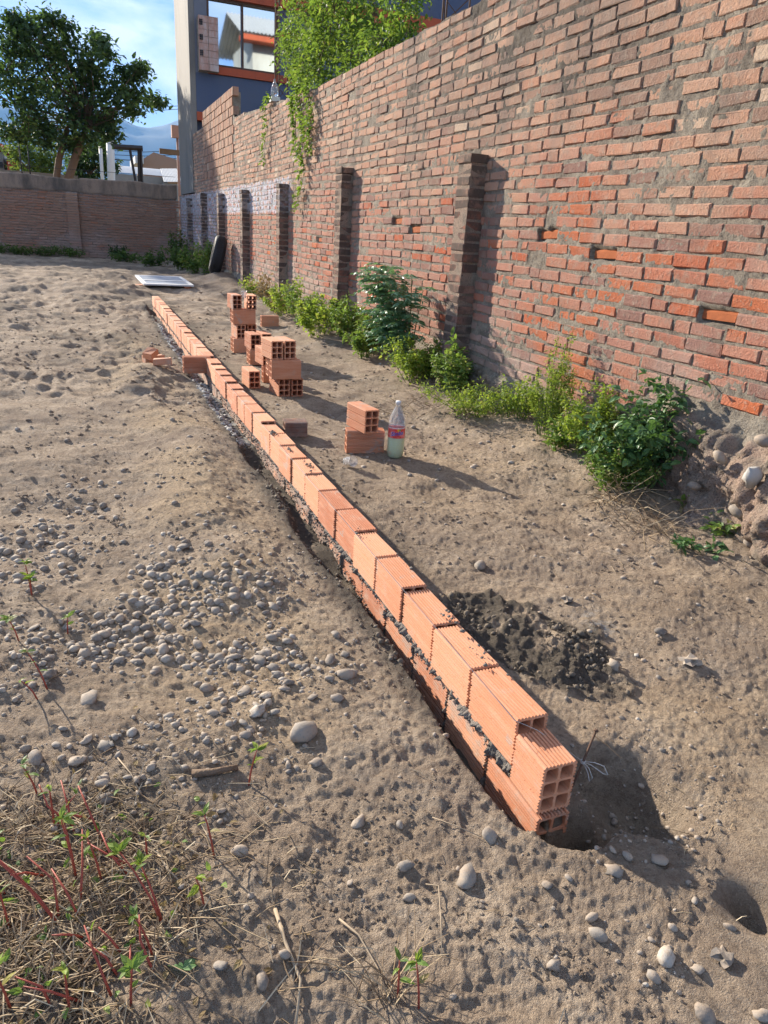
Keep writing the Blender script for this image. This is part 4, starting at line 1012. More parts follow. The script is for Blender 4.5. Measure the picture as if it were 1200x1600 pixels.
bush('weed_bush', 'low green weed behind the rough rock', (2.78, 3.78, gh(2.78, 3.78)), .22, .16, 12, 500, .045, M_leaf_weed, M_stemg)
bush('weed_bush', 'yellowing weed between cone weed and broad leaved weed', (2.84, 3.55, gh(2.84, 3.55)), .52, .22, 28, 2600, .026, M_leaf_yell, M_stemg)
bush('broad_leaf_weed', 'dark green broad leaved weed at the right below bare bricks', (2.80, 3.08, gh(2.80, 3.08)), .72, .34, 36, 1150, .062, M_leaf_dark, M_stemg, parts=True, width=.55, stem_r=.005)
bush('weed_bush', 'small leaved undergrowth below the broad leaved weed', (2.68, 3.1, gh(2.68, 3.1)), .36, .24, 22, 2200, .026, M_leaf_weed, M_stemg)
bush('weed_bush', 'pair of fresh leafy sprigs lying near the crumbling footing', gb(1085, 865), .06, .12, 6, 60, .05, M_leaf_dark, M_stemg, shape='flat')
bush('weed_bush', 'small sprig with upright leaves by the footing stones', gb(1130, 840), .10, .09, 5, 40, .05, M_leaf_weed, M_stemg)
bush('weed_bush', 'tiny pale sprig beside the straw on the footing', gb(1110, 805), .12, .07, 4, 26, .045, M_leaf_weed, M_stemg)
for (x_, y_, h_, r_, n_, mt, lb) in [(2.72, 7.3, .55, .28, 1700, M_leaf_weed, 'leafy weed left of the sapling below the second pilaster bay'), (2.78, 8.1, .66, .28, 1700, M_leaf_weed, 'upright green weed in front of the second pilaster'),
        (2.62, 8.8, .60, .34, 1700, M_leaf_yell, 'yellow green weed at the base of the second pilaster'), (2.70, 9.7, .64, .32, 1500, M_leaf_weed, 'dense green weed halfway between second and third pilaster'),
        (2.60, 10.6, .56, .34, 1300, M_leaf_yell, 'pale leaved weed nearer the third pilaster'), (2.80, 11.4, .42, .26, 500, M_leaf_dry, 'dry yellowed weed at the third pilaster'),
        (2.82, 12.9, .50, .30, 500, M_leaf_dry, 'dry brownish weed beyond the third pilaster'), (2.80, 13.9, .42, .24, 420, M_leaf_yell, 'pale weed between third and fourth pilaster'),
        (2.78, 18.9, 1.0, .34, 900, M_leaf_weed, 'tall green weed just beyond the tyre'), (2.55, 20.2, .75, .42, 1100, M_leaf_weed, 'rounded green shrub at the fifth pilaster'),
        (2.4, 21.8, .80, .45, 1100, M_leaf_far, 'dark green shrub near the wall corner'), (1.9, 23.2, .55, .5, 900, M_leaf_far, 'low green weeds spreading from the wall corner'),
        (1.1, 24.6, .35, .5, 600, M_leaf_far, 'low weeds before the back wall right end'), (2.7, 24.2, 1.2, .4, 700, M_leaf_far, 'tall shrub in the corner of the two walls')]:
    bush('weed_bush', lb, (x_, y_, gh(x_, y_)), h_, r_, 16, n_, .05 if y_ < 14 else .085, mt, M_stemg)
bush('weed_bush', 'dark lone weed at the foot of the back wall', (.95, 26.1, gh(.95, 26.1)), .55, .28, 12, 500, .08, M_leaf_tree, M_stemg)
for x_, l in ((-2.6, 'leftmost'), (-1.9, 'second'), (-1.2, 'third'), (-.5, 'fourth')):
    bush('weed_bush', 'low green weeds along the back wall foot, %s clump' % l, (x_, 26.0, gh(x_, 26.)), .28, .45, 16, 700, .07, M_leaf_far, M_stemg, shape='flat', group='weeds along the back wall foot')
# dry grass stalks leaning at footing (right)
def stalks(name, label, base, n, L, spread, mt=None, rad=.0014, lean=(0, 0), flat=.3, parent=None, kind=None):
    m = MB()
    for k in range(n):
        a = random.random()*6.28; q = random.random()
        p0 = Vector(base)+Vector((random.gauss(0, spread*.4), random.gauss(0, spread*.4), 0)); l = L*random.uniform(.4, 1)
        d = Vector((math.cos(a)*(1-flat)*.8+lean[0], math.sin(a)*(1-flat)*.8+lean[1], random.uniform(.1, 1)*flat*2)).normalized()
        p0.z = gh(p0.x, p0.y)+.002; p1 = p0+d*l*.5+Vector((0, 0, .01)); p2 = p1+(d+Vector((random.gauss(0, .3), random.gauss(0, .3), -.35))).normalized()*l*.5
        p2.z = max(p2.z, gh(p2.x, p2.y)+.004); m.tube([p0, p1, p2], [rad, rad*.8, rad*.4], 3, False)
    o = m.build(name, mt or M_straw, parent); tag(o, label, 'dry grass', kind=kind); return o
stalks('dry_stalks', 'bleached dry stalks leaning out from under the broad leaved weed', (2.62, 2.95, 0), 34, .34, .14, rad=.0025, lean=(-.5, -.6), flat=.3)
stalks('dry_stalks', 'fan of thin dry straw on the crumbling footing', (2.52, 2.55, 0), 46, .32, .22, rad=.0018, flat=.25)
stalks('dry_stalks', 'tangled dead stems on dirt in front of the sapling', (2.25, 5.2, 0), 60, .30, .45, rad=.002, flat=.2)
stalks('dry_stalks', 'dry straw bundle at the bottom middle of the foreground', (.42, .82, 0), 26, .17, .05, rad=.0014, lean=(-.1, .3), flat=.35)
# litter bottom left
def litter():
    n = 7000; m = MB(); c = 0
    for k in range(n):
        x_ = random.uniform(-.62, .36); y_ = random.uniform(.72, 1.72)
        d = 1-ss(.0, 1., np.array(((x_+.22)/.42)**2+((y_-1.2)/.42)**2))
        if random.random() > float(d)*.95+.05: continue
        a = random.random()*6.28; l = random.uniform(.015, .085)*random.choice((1, 1, 1.4)); g = gh(x_, y_)
        m.tube([(x_, y_, g+.002), (x_+math.cos(a)*l*.5+random.gauss(0, .003), y_+math.sin(a)*l*.5, g+.004+abs(random.gauss(0, .008))), (x_+math.cos(a)*l, y_+math.sin(a)*l, g+random.random()*.018)], [.0013, .0014, .0006], 3, False)
    o = m.build('straw_litter', M_straw); tag(o, 'dead straw litter covering the lower left corner', 'dry grass', kind='stuff')
    m = MB()
    for k in range(800):
        x_ = random.uniform(-.7, 2.9); y_ = random.uniform(.65, 8); 
        if WX0-.15 < x_ < 1.05: continue
        if (x_-1.36)**2/.09+(y_-1.83)**2/.16 < 1: continue
        a = random.random()*6.28; l = random.uniform(.02, .10)*(1+.1*y_); g = gh(x_, y_)
        m.tube([(x_, y_, g+.002), (x_+math.cos(a)*l*.5, y_+math.sin(a)*l*.5, g+.007), (x_+math.cos(a)*l, y_+math.sin(a)*l, g+.003)], [.0010, .0010, .0005], 3, False)
    o = m.build('straw_scatter', M_straw); tag(o, 'scattered thin straws across the bare lot', 'dry grass', kind='stuff')
litter()
# red-stemmed sprouts
def sprout(u, v, h, lean, label, nl=7, ls=.028, w=None, nb=1):
    p = at(u, v); base = Vector((p.x, p.y, gh(p.x, p.y))); root = empty('red_stem_weed', base); tag(root, label, 'weed', 'red stemmed weeds of the foreground')
    LP = []; LD = []
    for b_ in range(nb):
        ln = Vector((lean[0]+random.gauss(0, .25)*(b_ > 0), lean[1]+random.gauss(0, .25)*(b_ > 0), 0)); hh = h*(1 if b_ == 0 else random.uniform(.5, .9))
        pts = [Vector((0, 0, -.01)), ln*hh*.3+Vector((0, 0, hh*.4)), ln*hh*.65+Vector((0, 0, hh*.75)), ln*hh+Vector((0, 0, hh))]
        m = MB(); m.tube(pts, [.0026, .0022, .0018, .0011], 6); m.build('stem', M_stemr, root)
        for i in range(nl):
            t = 3 if i < nl*.6 else random.uniform(1.2, 3); k = min(int(t), 2); q = pts[k].lerp(pts[k+1], t-k); a = random.random()*6.28
            LP.append(q[:]); LD.append((math.cos(a), math.sin(a), random.uniform(.1, .9)))
    vv = [leaves_mesh('leaf_piece', np.zeros((1, 3)), np.array([[1., 0, 0]]), 1., M_leaf_yell if random.random() < .5 else M_leaf_weed, .42) for _ in range(2)]
    for i, (a, d) in enumerate(zip(LP, LD)):
        o = obj('leaf', vv[i % 2], root, a); o.rotation_mode = 'QUATERNION'; o.rotation_quaternion = Vector(d).to_track_quat('X', 'Z'); s_ = ls*random.uniform(.6, 1.2); o.scale = (s_, s_, s_)
SPR = [(388, 1222, .085, (.25, .1), 'single leafy red stem rising beside the largest grey stone', 9), (335, 1335, .10, (-.15, .1), 'thin red stem with few leaves below the brown twig', 5),
 (85, 1290, .11, (.0, .0), 'bare red stem standing tallest at the left', 3), (120, 1375, .12, (-.1, .2), 'red stem pair with leaves in the middle of the straw', 6),
 (95, 1450, .15, (-.9, .6), 'thick red stems leaning far left', 2), (255, 1445, .12, (-.5, .5), 'leaning red stem with a bright leaf at its tip', 6),
 (240, 1500, .08, (-.3, .2), 'short red stem with one large leaf', 6), (60, 1240, .08, (-.3, .1), 'leafy red sprout near the oval tan stone', 8),
 (160, 1380, .09, (-.2, .2), 'red stem just right of the stem pair', 5), (320, 1420, .06, (-.2, .2), 'small red sprout right of the straw', 5),
 (205, 1580, .07, (.1, .1), 'bright leafed sprout at the bottom left', 9), (110, 1590, .08, (.0, .1), 'red stem cut by the bottom edge', 4),
 (655, 1575, .085, (-.05, .2), 'leafy red stem at the bottom middle', 9), (622, 1555, .06, (.1, .3), 'small sprout left of the bottom middle stem', 5),
 (15, 1450, .10, (-.1, .1), 'leafy stem at the left edge', 8), (20, 1590, .09, (-.2, .1), 'leafy stem in the bottom left corner', 8),
 (75, 1075, .10, (-.4, .3), 'red stem with leaves at the left of the gravel', 9), (50, 930, .11, (-.1, .2), 'leafy green sprout higher up the left edge', 18),
 (30, 1000, .07, (-.3, .1), 'low leafy sprout in the gravel by the left edge', 12), (105, 985, .05, (.1, .1), 'small sprout inside the gravel patch', 6),
 (230, 1340, .05, (.0, .1), 'tiny red sprout topped by a pale tuft', 3), (60, 1090, .06, (-.6, .1), 'short leaning red stem beside the gravel', 3)]
for u, v, h_, ln, l, nl in SPR: sprout(u, v, h_*1.15, ln, l, nl, nb=2 if h_ > .1 else 1)
for k in range(22):
    u = random.gauss(120, 90); v = random.gauss(1430, 90)
    if not (0 < u < 340 and 1240 < v < 1598): continue
    p = at(u, v); m = MB(); a = random.gauss(2.4, .7); l = random.uniform(.04, .13); ti = random.uniform(.3, 1.3); g_ = gh(p.x, p.y)-.004
    m.tube([(0, 0, 0), (math.cos(a)*l*.5+random.gauss(0, .008), math.sin(a)*l*.5+random.gauss(0, .008), l*ti*.5), (math.cos(a)*l, math.sin(a)*l, l*ti*.8)], [.0026, .0022, .0012], 6)
    o = m.build('bare_red_stem', M_stemr, None, (p.x, p.y, g_)); tag(o, 'bare red weed stem poking out of the straw litter', 'weed', 'bare red stems in the litter')
q_ = np.stack([RNG.normal(-.2, .22, 420), RNG.normal(1.2, .2, 420)], -1); d_ = rdir(420, .1)
o = obj('leaf_litter', leaves_mesh('leaf_litter', np.stack([q_[:, 0], q_[:, 1], gheight(q_[:, 0], q_[:, 1])+.004], -1), d_*np.array([1, 1, .35]), .012+.016*RNG.random(420), M_leaf_dry, .5)); tag(o, 'withered brown leaves mixed in the lower left straw', 'leaf litter', kind='stuff')
q_ = np.stack([RNG.normal(-.2, .2, 130), RNG.normal(1.2, .2, 130)], -1); d_ = rdir(130, .4)
o = obj('seedlings', leaves_mesh('seedlings', np.stack([q_[:, 0], q_[:, 1], gheight(q_[:, 0], q_[:, 1])+.008], -1), d_, .014+.014*RNG.random(130), M_leaf_weed, .5)); tag(o, 'tiny green seedlings between the lower left straw', 'seedlings', kind='stuff')
# fallen green leaf, twigs, stick
p = at(285, 1522); o = obj('fallen_leaf', leaves_mesh('fallen_leaf', np.array([[0, 0, 0], [.004, 0, 0]]), np.array([[1, .3, .1], [-.7, .5, .15]]), .035, M_leaf_dark, .7), None, (p.x, p.y, gh(p.x, p.y)+.008)); tag(o, 'grey green fallen leaf lying near the bottom left', 'leaf')
def stick(pxs, rad, label, mt=M_twig, cat='stick', lift=.006):
    pts = []
    for u, v in pxs: p = at(u, v); pts.append((p.x, p.y, gh(p.x, p.y)+lift))
    m = MB(); m.tube(pts, [rad*(1-.5*i/len(pts)) for i in range(len(pts))], 7); o = m.build('dry_stick', mt); tag(o, label, cat)
stick([(430, 1420), (445, 1470), (470, 1530), (462, 1600)], .0042, 'longest pale bent stick at the bottom left of centre')
stick([(300, 1212), (330, 1210), (372, 1202)], .011, 'short thick dark twig above the straw', M_bark, lift=.008)
stick([(184, 1185), (205, 1210), (218, 1235)], .0018, 'two pronged pale straw near the dark twig'); stick([(245, 1335), (262, 1362), (282, 1385)], .0028, 'curved pale stalk in the straw')
stick([(665, 1382), (685, 1385), (688, 1440), (690, 1500)], .0018, 'tall pale straw beside the round brown stone'); stick([(675, 1280), (710, 1292), (752, 1310)], .0014, 'thin straw pointing to the pale round stone')
stick([(530, 1435), (560, 1460), (590, 1510), (610, 1560)], .0022, 'pair of dry stems arching over the bottom middle'); stick([(145, 1335), (170, 1345), (195, 1372)], .002, 'short pale stalk left of the red stems')
stick([(740, 650), (790, 640), (830, 655)], .008, 'dark dead branch in front of the sapling', M_bark)
# a scrap of black bag and dark branch near weeds
# ------------------------------------------------------------------ vine over the tall wall
def vine():
    root = empty('vine', (3.5, 9.5, 0)); tag(root, 'bright green vine mass pouring over the tall brick wall', 'vine')
    B = [(480, 90, 38), (515, 60, 48), (560, 55, 46), (520, 15, 55), (600, 65, 36), (590, 25, 40), (632, 4, 24), (478, 30, 34), (458, 95, 20), (560, 90, 28), (640, 52, 14), (520, -45, 60), (472, 128, 20), (455, 55, 16), (450, 70, 18), (470, 110, 22), (500, 115, 18), (540, 95, 22), (620, 75, 18), (500, 85, 30), (490, 5, 36)]
    LP = []; LD = []; sm = MB()
    for u, v, r in B:
        x_ = random.uniform(3.25, 3.7); c = atx(u, v, x_); rad = r/FPX*c.y*1.08
        for k in range(int(6+r*.62)):
            d = RNG.normal(size=3); d /= np.linalg.norm(d); q = np.array(c)+d*rad*(.45+.55*RNG.random()); q[0] = max(q[0], 3.12)
            m = int(10+r*.32); LP.append(q+RNG.normal(0, .085, (m, 3))*np.array([.9, 1, 1.2])); dd = rdir(m, -.15); dd[:, 0] -= .2; LD.append(dd)
            if k % 3 == 0: sm.tube([tuple(c), tuple((np.array(c)+q)/2+np.array([0, 0, .08])), tuple(q)], [.008, .006, .003], 4, False)
    LP = np.concatenate(LP); LD = np.concatenate(LD)
    k = ~((LP[:, 2] < wall_top(LP[:, 1])+.01) & (LP[:, 0] > 2.9)); LP = LP[k]; LD = LD[k]
    LP = np.array(LP)-np.array([3.5, 9.5, 0])
    obj('foliage', leaves_mesh('foliage', LP, LD, .075*(.6+.7*RNG.random(len(LP))), M_leaf_vine, .42), root)
    sm.v = [(a-3.5, b-9.5, c) for a, b, c in sm.v]; tag(sm.build('stem', M_bark, root), kind='stuff')
    for (pts, nl, w) in (([(470, 120), (468, 160), (478, 200), (470, 235), (475, 270), (463, 330)], 420, .07), ([(480, 130), (490, 180), (482, 215), (488, 235)], 220, .06), ([(460, 150), (462, 190), (462, 240)], 160, .04), ([(424, 150), (414, 165), (418, 200), (412, 230), (416, 262)], 150, .035)):
        P3 = [atx(u, v, 2.955) for u, v in pts]; P3 = [Vector((p.x-3.5, p.y-9.5, p.z)) for p in P3]; m = MB(); m.tube(P3, [.006, .005, .004, .003, .003, .002][:len(P3)], 4, False); m.build('strand', M_stemg, root)
        t = RNG.random(nl)**1.3*(len(P3)-1); i = np.clip(t.astype(int), 0, len(P3)-2); A = np.array([p[:] for p in P3]); f = (t-i)[:, None]; q = A[i]*(1-f)+A[i+1]*f+RNG.normal(0, w, (nl, 3))*np.array([0, 1, 1])
        q[:, 0] -= np.abs(RNG.normal(0, .03, nl)); d = rdir(nl, -.3); d[:, 0] = -np.abs(d[:, 0]); obj('strand_leaves', leaves_mesh('strand_leaves', q, d, .07*(.6+.7*RNG.random(nl)), M_leaf_vine, .45), root)
vine()

# ------------------------------------------------------------------ back wall
YB = 26.5
bw = empty('back_wall', (-3, YB, 0)); tag(bw, 'shaded brick back wall with stained cement capping at the far left', 'wall')
cen = []; Lz = []
z = .05; k = 0
while z < 1.92:
    x_ = -9.4+(k % 2)*.12
    while x_ < 2.9:
        L = .235+RNG.normal(0, .01); cen.append((x_+L/2, YB, z)); Lz.append(L); x_ += L+.014
    z += .079; k += 1
cen = np.array(cen)
o = obj('bricks', bricks_mesh('bricks', cen-np.array([-3, YB, 0]), np.array(Lz), .058, .1, M_brick, nx=(0, -1), proud=.006, jit=.004), bw); tag(o, kind='stuff')
def cap_wall():
    mb = MB(); mb.box((-6.5, .02, -.2), (5.9, .20, 2.0)); mb.build('wall_core', M_mortar, bw)
    xs = np.linspace(-9.5, 2.93, 260); mb = MB(); vs = []; fs = []
    for i, x_ in enumerate(xs):
        t_ = 2.33+.03*float(fbm(np.array([x_]), np.array([0.]), 1.2, 4, 5)[0])+(.05 if x_ > -.02 else 0); b_ = 1.93+.025*float(vnoise(np.array([x_*4]), np.array([3.]))[0])
        y0 = -.035+.012*float(vnoise(np.array([x_*5]), np.array([7.]))[0]); q = len(vs); X_ = x_+3
        vs += [(X_, y0+.01, b_), (X_, y0, b_+.05), (X_, y0, t_-.03), (X_, y0+.03, t_), (X_, .2, t_+.01), (X_, .2, b_)]
        if i: fs += [(q-6+j, q+j, q+(j+1) % 6, q-6+(j+1) % 6) for j in range(6)]
    mb.add(vs, fs); mb.build('capping', M_cap, bw)
    for px_ in (-.28, -6.2):
        c2 = []; zz = .05
        while zz < 1.92: c2.append((px_+3, -.11, zz)); zz += .079
        mb = MB(); mb.box((px_+3-.165, -.10, -.2), (px_+3+.165, .018, 1.93)); pl = mb.build('pilaster', M_mortar, bw)
        obj('pilaster_bricks', bricks_mesh('pilaster_bricks', np.array(c2), .34, .06, .1, M_brick, nx=(0, -1)), pl)
cap_wall()
m = MB(); m.tube([(-9.4, YB+.1, 2.60), (-3, YB+.1, 2.55), (2.9, YB+.1, 2.62)], .006, 4)
o = m.build('fence_wire', M_steel); tag(o, 'single wire strung above the back wall', 'wire')
for x_, l in ((-1.63, 'left'), (-1.4, 'right')):
    m = MB(); m.tube([(x_, YB+.1, 2.3), (x_+.0, YB+.1, 3.15)], .018, 6); o = m.build('fence_post', M_steel); tag(o, 'thin dark post on the back wall left of the tree trunk, %s one of two' % l, 'post')

# ------------------------------------------------------------------ blue and orange house at the far end of the wall
YF = 22.8
hs = empty('house', (3, YF, 0)); tag(hs, 'blue and orange painted house with large mirrored window behind the wall', 'house')
def hb_(nm, a, c, mt, par=hs): m = MB(); m.box((a[0]-3, a[1]-YF, a[2]), (c[0]-3, c[1]-YF, c[2])); return m.build(nm, mt, par)
hb_('side_wall', (2.985, YF+.012, 2.08), (3.14, 25.85, 9.5), M_beige)
hb_('lower_wall', (3.141, YF+.30, -.3), (16, YF+.5, 4.0), M_blue)
hb_('wall', (3.141, YF, 4.13), (5.42, YF+.25, 5.07), M_blue)
hb_('wall', (5.421, YF, 4.13), (16, YF+.25, 6.2), M_blue); hb_('wall', (5.421, YF+.002, 6.32), (16, YF+.25, 6.85), M_blue)
hb_('pier', (3.141, YF+.001, 5.071), (3.47, YF+.25, 9.0), simple('grey_blue_render', (.17, .18, .21), .9))
hb_('floor_beam', (3.141, YF-.03, 3.92), (16, YF+.299, 4.128), M_orange)
hb_('sill_beam', (3.475, YF-.06, 5.085), (5.95, YF+.25, 5.27), M_orange)
hb_('trim_band', (5.421, YF-.03, 6.201), (7.2, YF+.25, 6.319), M_orange)
hb_('head_beam', (3.475, YF-.08, 6.86), (16, YF+.25, 7.28), M_orange)
hb_('upper_wall', (3.475, YF+.05, 7.281), (16, YF+.25, 9.5), M_blue)
wn = hb_('window', (3.475, YF+.14, 5.275), (5.419, YF+.16, 6.855), M_frame)
for a, c in (((3.475, YF+.02, 5.275), (5.415, YF+.135, 5.33)), ((3.475, YF+.02, 6.80), (5.415, YF+.135, 6.855)), ((3.475, YF+.02, 5.332), (3.53, YF+.135, 6.798)), ((5.34, YF+.02, 5.332), (5.415, YF+.135, 6.798)), ((4.40, YF+.03, 5.332), (4.45, YF+.135, 6.798))): hb_('window_bar', a, c, M_frame, wn)
hb_('pane', (3.532, YF+.115, 5.334), (4.398, YF+.122, 6.796), M_win, wn); hb_('pane', (4.452, YF+.115, 5.334), (5.338, YF+.122, 6.796), M_win, wn)
# ragged hollow-brick pier left of the window: blocks with open ends
M_pink = plaster('chalky_hollow_brick', (.44, .25, .19), (.56, .50, .46), .95, 3.)
pr_ = hb_('brick_pier', (3.205, YF-.30, 5.09), (3.715, YF-.012, 6.34), M_mortar)
m = MB(); m.box((0, 0, 0), (.245, .03, .146)); pme = m.mesh('hollow_brick', M_pink)
for r_ in range(8):
    for q_ in range(3):
        w_ = (.0, .262, .262+.0)[q_] if q_ < 2 else None
        if w_ is None: continue
        obj('hollow_brick', pme, pr_, (3.20-3+w_, -.312+random.gauss(0, .004), 5.095+r_*.156), None, (1.0, 1, 1))
m = MB()
for zc in (5.42, 5.78, 6.12):
    for i in range(2):
        for j in range(3): m.box((3.225-3+i*.045, -.330, zc+j*.045), (3.262-3+i*.045, -.300, zc+.036+j*.045))
m.build('block_holes', M_dark, pr_)
# house continues right, roof slab
hb_('roof_slab', (2.95, YF-.1, 9.501), (16.2, 25.95, 9.65), M_grey); hb_('rear_wall', (3.142, 25.7, -.3), (16, 25.85, 9.5), M_grey); hb_('gable_wall', (15.8, YF+.51, -.3), (15.99, 25.69, 9.5), M_grey)
# plaster column where the building side meets the ground wall
# lattice masts
def mast(x, y, z0, z1, w, label, lean=0):
    b = empty('lattice_mast', (x, y, z0)); tag(b, label, 'mast'); H_ = z1-z0
    for dx, dy in ((0, 0), (w, 0), (w/2, w*.8)): m = MB(); m.tube([(dx, dy, 0), (dx+lean, dy, H_)], .011, 6); m.build('leg', M_rust, b)
    n_ = int(H_/w*1.1); m = MB(); c3 = [(0, 0), (w, 0), (w/2, w*.8)]
    for i in range(n_):
        for k in range(3):
            a_, c_ = c3[k], c3[(k+1) % 3]
            if i % 2: a_, c_ = c_, a_
            m.tube([(a_[0]+lean*i/n_, a_[1], i*H_/n_), (c_[0]+lean*(i+1)/n_, c_[1], (i+1)*H_/n_)], .0055, 4, False)
    m.build('lacing', M_rust, b)
mast(3.55, 15.2, 0, 9.5, .23, 'rusty lattice antenna mast before the mirrored window'); 
p = atx(672, 50, 3.5); mast(3.62, 8.0, 0, 7, .30, 'rusty lattice mast behind the brick wall right of the vine')
def jug():
    p = atx(430, 152, 3.06); b = empty('plastic_jug', (3.05, p.y, float(wall_top(p.y))+.0)); tag(b, 'clear plastic bottle standing on a white block on the wall top', 'bottle')
    m = MB(); m.box((-.07, -.09, 0), (.07, .09, .07)); m.build('base', M_white, b)
    m = MB(); m.lathe([(0, .07), (.05, .072), (.06, .12), (.06, .18), (.035, .26), (.015, .30), (.015, .33), (0, .33)], 16); m.build('shell', M_pet, b)
jug()
# neighbour house seen only in the window glass
nh = empty('neighbour_house', (7.45, 5.0, .9)); tag(nh, 'pale neighbour house with corrugated roof reflected in the mirrored window', 'house')
m = MB(); m.box((0, 0, -1.4), (5, 4.6, 8.1)); m.build('wall', plaster('neighbour_paint', (.52, .52, .47)), nh)
m = MB(); m.box((2.2, 4.55, 6.3), (3.1, 4.64, 7.3)); m.build('window', M_dark, nh)
m = MB()
for i in range(40):
    x0 = -.7+i*.17
    for a_, z_ in ((0, 0), (1, .05)):
        pass
    vs = [(x0, 5.4, 8.0), (x0+.085, 5.4, 8.06), (x0+.17, 5.4, 8.0), (x0, 2.2, 9.3), (x0+.085, 2.2, 9.36), (x0+.17, 2.2, 9.3)]
    m.add(vs, [(0, 1, 4, 3), (1, 2, 5, 4)]); m.add([(v[0], 4.4-v[1], v[2]) if j > 2 else (v[0], -.9, v[2]) for j, v in enumerate(vs)], [(3, 4, 1, 0), (4, 5, 2, 1)])
m.build('roof', M_zinc, nh)
m = MB(); m.box((-.6, 4.65, 7.75), (5.3, 5.35, 7.95)); m.build('eaves', M_orange, nh)

# ------------------------------------------------------------------ beyond the back wall
def tree(label, YD, trunk, blobs, mleaf, lsize, per=26, name='tree', trunk_r=.22, clump=.26):
    b0 = aty(trunk[0][0], trunk[0][1], YD); root = empty(name, (b0.x, YD, -.5)); tag(root, label, 'tree'); o3 = Vector((b0.x, YD, -.5))
    pts = [Vector((0, 0, 0))]+[aty(u, v, YD)-o3 for u, v in trunk]
    m = MB(); m.tube(pts, [trunk_r*(1-.45*i/(len(pts)-1)) for i in range(len(pts))], 9)
    top = pts[-1]; LP = []; LD = []; lm = MB()
    for u, v, r in blobs:
        c = aty(u, v, YD+random.uniform(-1., 1.))-o3; rad = r/FPX*YD*1.05; mid = top.lerp(c, .5)+Vector((random.gauss(0, .25), 0, random.gauss(-.15, .15)))
        lm.tube([top.lerp(pts[-2], random.random()*.7), mid, c], [trunk_r*.24, trunk_r*.13, trunk_r*.05], 6, False)
        for k in range(int(8+r*.75)):
            d = RNG.normal(size=3); d /= np.linalg.norm(d); q = np.array(c)+d*rad*(.35+.68*RNG.random()**.7)*np.array([1, 1, .9])
            n_ = per+int(RNG.integers(-6, 7)); LP.append(q+RNG.normal(0, clump*.55, (n_, 3))*np.array([1, 1, .6])); dd = rdir(n_, -.1); LD.append(dd)
            if k % 4 == 0: lm.tube([tuple(c), tuple(q)], [trunk_r*.1, trunk_r*.03], 4, False)
    m.build('trunk', M_bark, root); lm.build('limb', M_bark, root)
    LP = np.concatenate(LP); LD = np.concatenate(LD); obj('crown', leaves_mesh('crown', LP, LD, lsize*(.6+.7*RNG.random(len(LP))), mleaf, .5), root)
TB = [(60, 115, 50), (110, 145, 46), (20, 150, 38), (100, 70, 22), (58, 62, 30), (150, 140, 32), (185, 135, 20), (180, 168, 18), (210, 148, 12), (232, 156, 8), (246, 158, 5), (90, 190, 32), (45, 185, 26), (28, 72, 24), (140, 92, 20), (-50, 120, 60), (20, 30, 8), (30, 45, 10), (165, 85, 10), (158, 70, 6), (150, 190, 18), (10, 110, 30), (168, 190, 10), (102, 38, 7), (216, 118, 6), (130, 170, 28), (100, 222, 12), (30, 208, 10), (205, 176, 9), (78, 28, 8), (52, 40, 8), (218, 105, 5), (70, 215, 14), (120, 225, 10), (135, 212, 10), (176, 210, 9), (60, 200, 18), (125, 110, 34), (85, 120, 44), (10, 205, 10), (196, 112, 8), (150, 60, 5)]
tree('dark leafy tree rising behind the back wall at upper left', 30., [(105, 285), (118, 245), (130, 215), (140, 185)], TB, M_leaf_tree, .20, trunk_r=.17, per=14, clump=.30)
m = MB(); c0 = aty(88, 282, 30.2); m.tube([(c0.x, 30.2, -.5), tuple(c0), tuple(aty(92, 250, 30.2)), tuple(aty(105, 200, 30.2))], [.14, .12, .11, .08], 8)
o = m.build('second_trunk', M_bark, bpy.data.objects['tree']); o.location = -bpy.data.objects['tree'].location
tree('rounded bright shrub tree behind the back wall left of the trunk', 34., [(45, 285), (45, 250)], [(45, 240, 26), (65, 255, 22), (30, 232, 18), (70, 262, 16), (45, 262, 22)], M_leaf_far, .16, per=22, name='shrub_tree', trunk_r=.1)
tree('dark evergreen behind the white posts', 38., [(140, 285), (140, 262)], [(140, 250, 24), (158, 240, 18), (130, 262, 22), (165, 258, 14), (165, 225, 10), (118, 262, 16)], M_leaf_tree, .2, per=24, name='evergreen_tree', trunk_r=.12)
def post(u0, v0, u1, v1, Y, r, mt, label, name='utility_pole', cat='pole', n=8):
    a = aty(u0, v0, Y); b = aty(u1, v1, Y); m = MB(); m.tube([(b.x, Y, -.6), tuple(b), tuple(a)], r, n); o = m.build(name, mt); tag(o, label, cat); return o
post(171, 180, 174, 280, 36., .16, M_white, 'thick white painted pole behind the back wall')
post(157, 232, 160, 280, 36., .07, M_white, 'thinner white pole left of the thick one')
# steel portal frame
fr = empty('steel_frame', (2.2, 33, 0)); tag(fr, 'dark steel portal frame with top beam behind the back wall', 'frame')
def frm(nm, u0, v0, u1, v1, r): a = aty(u0, v0, 33.)-Vector((2.2, 33, 0)); b = aty(u1, v1, 33.)-Vector((2.2, 33, 0)); m = MB(); m.tube([tuple(b), tuple(a)], r, 4); m.build(nm, M_steel, fr)
frm('beam', 176, 229, 223, 232, .10); frm('leg', 203, 234, 212, 285, .05); frm('leg', 217, 234, 218, 285, .06); frm('leg', 220, 234, 222, 285, .05)
